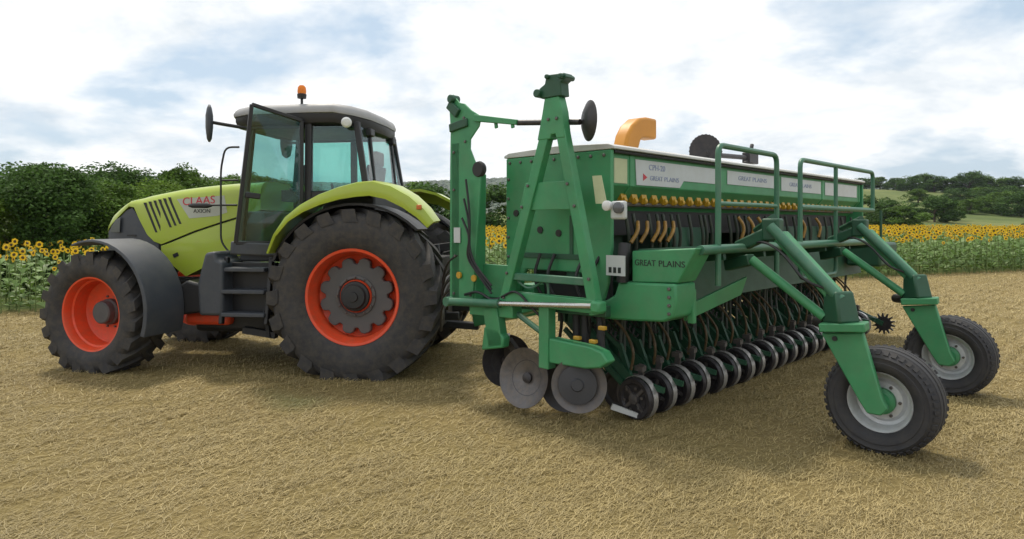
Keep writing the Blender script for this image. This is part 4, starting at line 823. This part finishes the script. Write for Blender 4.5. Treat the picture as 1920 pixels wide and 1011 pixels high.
# the single plants are the front two rows as far as they show; the rest is one mass
solo.sort(key=lambda p: p.y); mass += solo[290:]; solo = solo[:290]
for p in solo:
    o = bpy.data.objects.new('sunflower', random.choice(SF)); COL.objects.link(o); o.location = (p.x, p.y, float(height(p.x, p.y))-0.01); o.rotation_euler.z = random.uniform(-1.1,1.1); k = float(np.interp(p.x, [-10,-3], [0.86,1.0]))* random.choice((random.uniform(0.94,1.06),random.uniform(0.94,1.06),random.uniform(0.80,1.14))); o.scale = (k,k,k)
    tag(o, 'yellow sunflower in bloom in the front rows of the field bordering the stubble', 'sunflower', 'sunflowers in the front rows of the field')
def merged(name, protos, places, mats):
    data = []
    for me in protos:
        v = np.empty(len(me.vertices)*3); me.vertices.foreach_get('co', v); v = v.reshape(-1,3)
        lt = np.empty(len(me.polygons), np.int32); me.polygons.foreach_get('loop_total', lt); li = np.empty(len(me.loops), np.int32); me.loops.foreach_get('vertex_index', li); mi = np.empty(len(me.polygons), np.int32); me.polygons.foreach_get('material_index', mi); data.append((v, lt, li, mi))
    V, LT, LI, MI = [], [], [], []; base = 0
    for (p, rz, k) in places:
        v, lt, li, mi = data[RNG.integers(len(data))]; c_, s_ = math.cos(rz), math.sin(rz)
        V.append(np.stack([(v[:,0]*c_-v[:,1]*s_)*k+p[0], (v[:,0]*s_+v[:,1]*c_)*k+p[1], v[:,2]*k+p[2]], 1)); LT.append(lt); LI.append(li+base); MI.append(mi); base += len(v)
    V = np.concatenate(V); LT = np.concatenate(LT); LI = np.concatenate(LI); MI = np.concatenate(MI)
    me = bpy.data.meshes.new(name); me.vertices.add(len(V)); me.vertices.foreach_set('co', V.reshape(-1).astype(np.float32)); me.loops.add(len(LI)); me.loops.foreach_set('vertex_index', LI.astype(np.int32))
    me.polygons.add(len(LT)); me.polygons.foreach_set('loop_start', np.concatenate([[0], np.cumsum(LT)[:-1]]).astype(np.int32)); me.polygons.foreach_set('loop_total', LT.astype(np.int32)); me.polygons.foreach_set('material_index', MI.astype(np.int32))
    for q in mats: me.materials.append(MATS[q])
    me.update(calc_edges=True); o = bpy.data.objects.new(name, me); COL.objects.link(o); return o
o = merged('sunflower_mass', SF, [((p.x,p.y,float(height(p.x,p.y))-0.01), random.uniform(-1.1,1.1), float(np.interp(p.x, [-10,-3], [0.86,1.0]))*random.uniform(0.90,1.10)) for p in mass], ['sun_stem','sun_leaf','petal','seed_brown'])
tag(o, 'dense mass of sunflowers filling the field behind the front rows', 'sunflowers', kind='stuff')

# ------------------------------------------------------------------ trees and bushes
def crown_mesh(name, seed, nclump, nleaf, leaf, mname, flat=0.85, low=0.05):
    """leaf faces spread over many overlapping clumps in a unit-high crown"""
    rg = np.random.default_rng(seed); Q = []
    for i in range(nclump):
        a = rg.random()*2*math.pi; z = low+(1-low)*rg.random()**0.9; rmax = 0.5*math.sin(math.pi*min(1, 0.18+0.80*z))**0.55
        rr_ = rmax*rg.random()**0.45; c = np.array([rr_*math.cos(a), rr_*math.sin(a), z*0.9]); r_ = 0.07+0.11*rg.random()
        n_ = int(nleaf*(0.6+0.8*rg.random()))
        d = rg.normal(size=(n_,3)); d /= np.linalg.norm(d, axis=1)[:,None]
        p = c+d*(r_*(0.45+0.6*rg.random(n_)**0.6))[:,None]*np.array([1,1,flat])
        nr = d*0.6+rg.normal(size=(n_,3))*0.6+np.array([0,0,0.35]); nr /= np.linalg.norm(nr, axis=1)[:,None]
        t = np.cross(nr, rg.normal(size=(n_,3))); t /= np.linalg.norm(t, axis=1)[:,None]; bt = np.cross(nr, t)
        L_ = leaf*(0.6+0.8*rg.random(n_))[:,None]
        Q.append(np.stack([p-t*L_, p-bt*L_*0.55, p+t*L_, p+bt*L_*0.55], 1))
    Q = np.concatenate(Q); Q[:,:,2] = np.maximum(Q[:,:,2], 0.0)
    return quads_mesh(name, Q, mname)
def trunk_mesh(seed):
    rg = random.Random(seed); b = MB(); b.tube([(0,0,-0.02),(0.01,0.0,0.12),(rg.uniform(-0.03,0.03),0.02,0.3),(rg.uniform(-0.05,0.05),rg.uniform(-0.05,0.05),0.55)],0.035,8,r2=0.014)
    for i in range(6):
        a = i*1.1+rg.random(); z = 0.15+0.06*i; b.tube([(0,0,z),(0.12*math.cos(a),0.12*math.sin(a),z+0.14),(0.27*math.cos(a),0.27*math.sin(a),z+0.28)],0.014,6,r2=0.004)
    return b.mesh('trunk', 'bark')
TR = [trunk_mesh(i) for i in range(3)]
NEAR = {c: [crown_mesh('crown', 10+i+31*j, 70, 430, 0.0135, c) for i in range(2)] for j, c in enumerate(('leaf_dark','leaf_mid','leaf_light'))}
FAR = {c: [crown_mesh('crown', 200+i+31*j, 46, 150, 0.026, c) for i in range(3)] for j, c in enumerate(('leaf_dark','leaf_mid','leaf_light'))}
def tree(name, label, cat, x, y, h, w_, c, lib, group=None):
    t = tag(empty(name, (x, y, float(height(x,y))), random.uniform(0,6.28)), label, cat, group)
    cr = bpy.data.objects.new('crown', random.choice(lib[c])); COL.objects.link(cr); cr.parent = t; cr.scale = (w_, w_*random.uniform(0.85,1.15), h/0.97)
    tk = bpy.data.objects.new('trunk', random.choice(TR)); COL.objects.link(tk); tk.parent = t; tk.scale = (w_*0.8, w_*0.8, h)
    return t
HG = 'bushes of the hedgerow behind the tractor bonnet'
for i, (x, y, h, w_, c) in enumerate([(-24,17.5,3.7,6.5,'leaf_dark'),(-19,18.2,3.9,6.0,'leaf_dark'),(-15.6,18.5,3.2,4.6,'leaf_light'),(-13.6,19.2,3.55,4.2,'leaf_dark'),(-12.9,21.8,3.2,4.0,'leaf_mid'),(-13.8,25.5,3.5,4.4,'leaf_light'),(-14.2,28.5,4.3,4.0,'leaf_mid'),(-14.6,32.5,3.9,4.6,'leaf_light'),(-15.8,36,4.1,5.2,'leaf_mid'),(-16.6,42,5.0,6.0,'leaf_mid'),(-18.0,50,5.2,7.0,'leaf_dark'),(-20.5,20.5,4.0,6.5,'leaf_mid'),(-17.2,24,3.8,6.0,'leaf_dark'),(-18.5,31,4.4,6.5,'leaf_dark')]):
    lab = {'leaf_dark': 'dark green dense bush in the hedgerow behind the sunflowers', 'leaf_mid': 'mid green leafy bush in the hedgerow behind the sunflowers', 'leaf_light': 'bright yellow-green bush in the hedgerow behind the sunflowers'}[c]
    lab = {6: 'tallest leafy bush of the hedgerow rising between two bright yellow-green bushes', 2: 'bright yellow-green bush squeezed between dark bushes behind the sunflowers', 10: 'dark bush at the far end of the hedgerow, beside the tractor cab'}.get(i, lab)
    tree('hedge_bush', lab, 'bush', x, y, h, w_, c, NEAR, 'hedgerow bushes, '+{'leaf_dark':'dark','leaf_mid':'mid green','leaf_light':'bright'}[c])
for i, (x, y, h, w_, c) in enumerate([(-22,66,5.6,9,'leaf_mid'),(-16,70,5.8,9,'leaf_dark'),(-12.5,58,4.9,8,'leaf_dark'),(-9.5,66,5.6,8,'leaf_mid'),(-6.5,60,5.3,8,'leaf_dark'),(-2.5,62,5.4,7,'leaf_dark'),(1.5,64,5.4,8,'leaf_mid'),(6,70,5.0,9,'leaf_dark')]):
    tree('field_bush', 'low rounded bush at the far side of the sunflower field between tractor and drill', 'bush', x, y, h, w_, c, FAR, 'bushes at the far side of the sunflower field')
HT = [(1668,120,4.6,6.5,'leaf_dark'),(1694,116,3.6,5.5,'leaf_mid'),(1640,130,5.2,7.5,'leaf_dark'),(1752,140,5.2,6.5,'leaf_dark'),(1770,148,4.2,6,'leaf_mid'),(1818,175,3.6,6,'leaf_mid'),(1850,185,4.6,7,'leaf_dark'),(1880,178,5.6,8,'leaf_mid'),(1915,170,6,9,'leaf_dark'),(1722,215,4.0,7,'leaf_mid'),(1800,230,4.5,8,'leaf_dark'),(1842,235,5,8,'leaf_mid'),(1880,225,6,10,'leaf_dark'),
      (1712,300,6.5,10,'leaf_dark'),(1733,310,7.5,10,'leaf_mid'),(1752,305,7.0,10,'leaf_dark'),(1778,300,6,9,'leaf_mid'),(1800,295,7,10,'leaf_dark'),(1818,290,9.5,11,'leaf_dark'),(1842,300,7.5,11,'leaf_mid'),(1862,300,7,11,'leaf_dark'),(1885,290,7.5,11,'leaf_mid'),(1908,285,8,11,'leaf_dark'),(1650,330,5.5,10,'leaf_mid'),(1618,330,5,10,'leaf_dark'),(1680,320,5.5,8,'leaf_dark')]
for px, y, h, w_, c in HT:
    x = (px-960)/1250*y
    far = y > 200; w_ *= 1.35; h *= 1.08
    tree('hillside_tree', ('broad tree on the skyline of the hill behind the sunflowers' if far else 'rounded tree standing on the green slope below the skyline'), 'tree', x, y, h, w_, c, FAR, 'trees on the hill skyline' if far else 'trees on the lower green slope')
for k in range(9):
    x, y = 105+k*6.5, 132+k*1.5
    tree('slope_bush', 'low bush in the hedge line crossing the green slope', 'bush', x, y, random.uniform(1.8,2.6), 6.5, 'leaf_dark', FAR, 'hedge line on the slope')
# wooded ridge on the horizon
b = MB(); bm = bmesh.new(); bmesh.ops.create_icosphere(bm, subdivisions=1, radius=1.0)
for v in bm.verts: v.co *= random.uniform(0.8,1.2)
blob = bpy.data.meshes.new('blob'); bm.to_mesh(blob); bm.free(); blob.polygons.foreach_set('material_index', [0]*len(blob.polygons))
pl = []
while len(pl) < 15000:
    y = random.uniform(640,1950); x = random.uniform(-0.85,0.85)*y*0.95
    d = float(beyond(x, y))
    if d < 640: continue
    pl.append(((x, y, float(height(x,y))+1.5), random.uniform(0,6.28), random.uniform(5.5,10.5)))
tag(merged('far_woodland', [blob], pl, ['forest']), 'dark wooded ridge along the horizon far behind the fields', 'woodland', kind='stuff')

# ------------------------------------------------------------------ air
M = bpy.data.materials.new('haze'); M.use_nodes = True; t = M.node_tree; t.nodes.clear(); ou = t.nodes.new('ShaderNodeOutputMaterial'); pv = t.nodes.new('ShaderNodeVolumePrincipled')
pv.inputs['Color'].default_value = (0.80, 0.88, 1.0, 1); pv.inputs['Density'].default_value = 0.00010; t.links.new(pv.outputs[0], ou.inputs['Volume']); MATS['haze'] = M
tag(MB().box((0,1100,74),(4400,2500,152)).build('haze', 'haze', None, smooth=0), 'thin pale haze in the air over the fields', 'haze', kind='stuff')
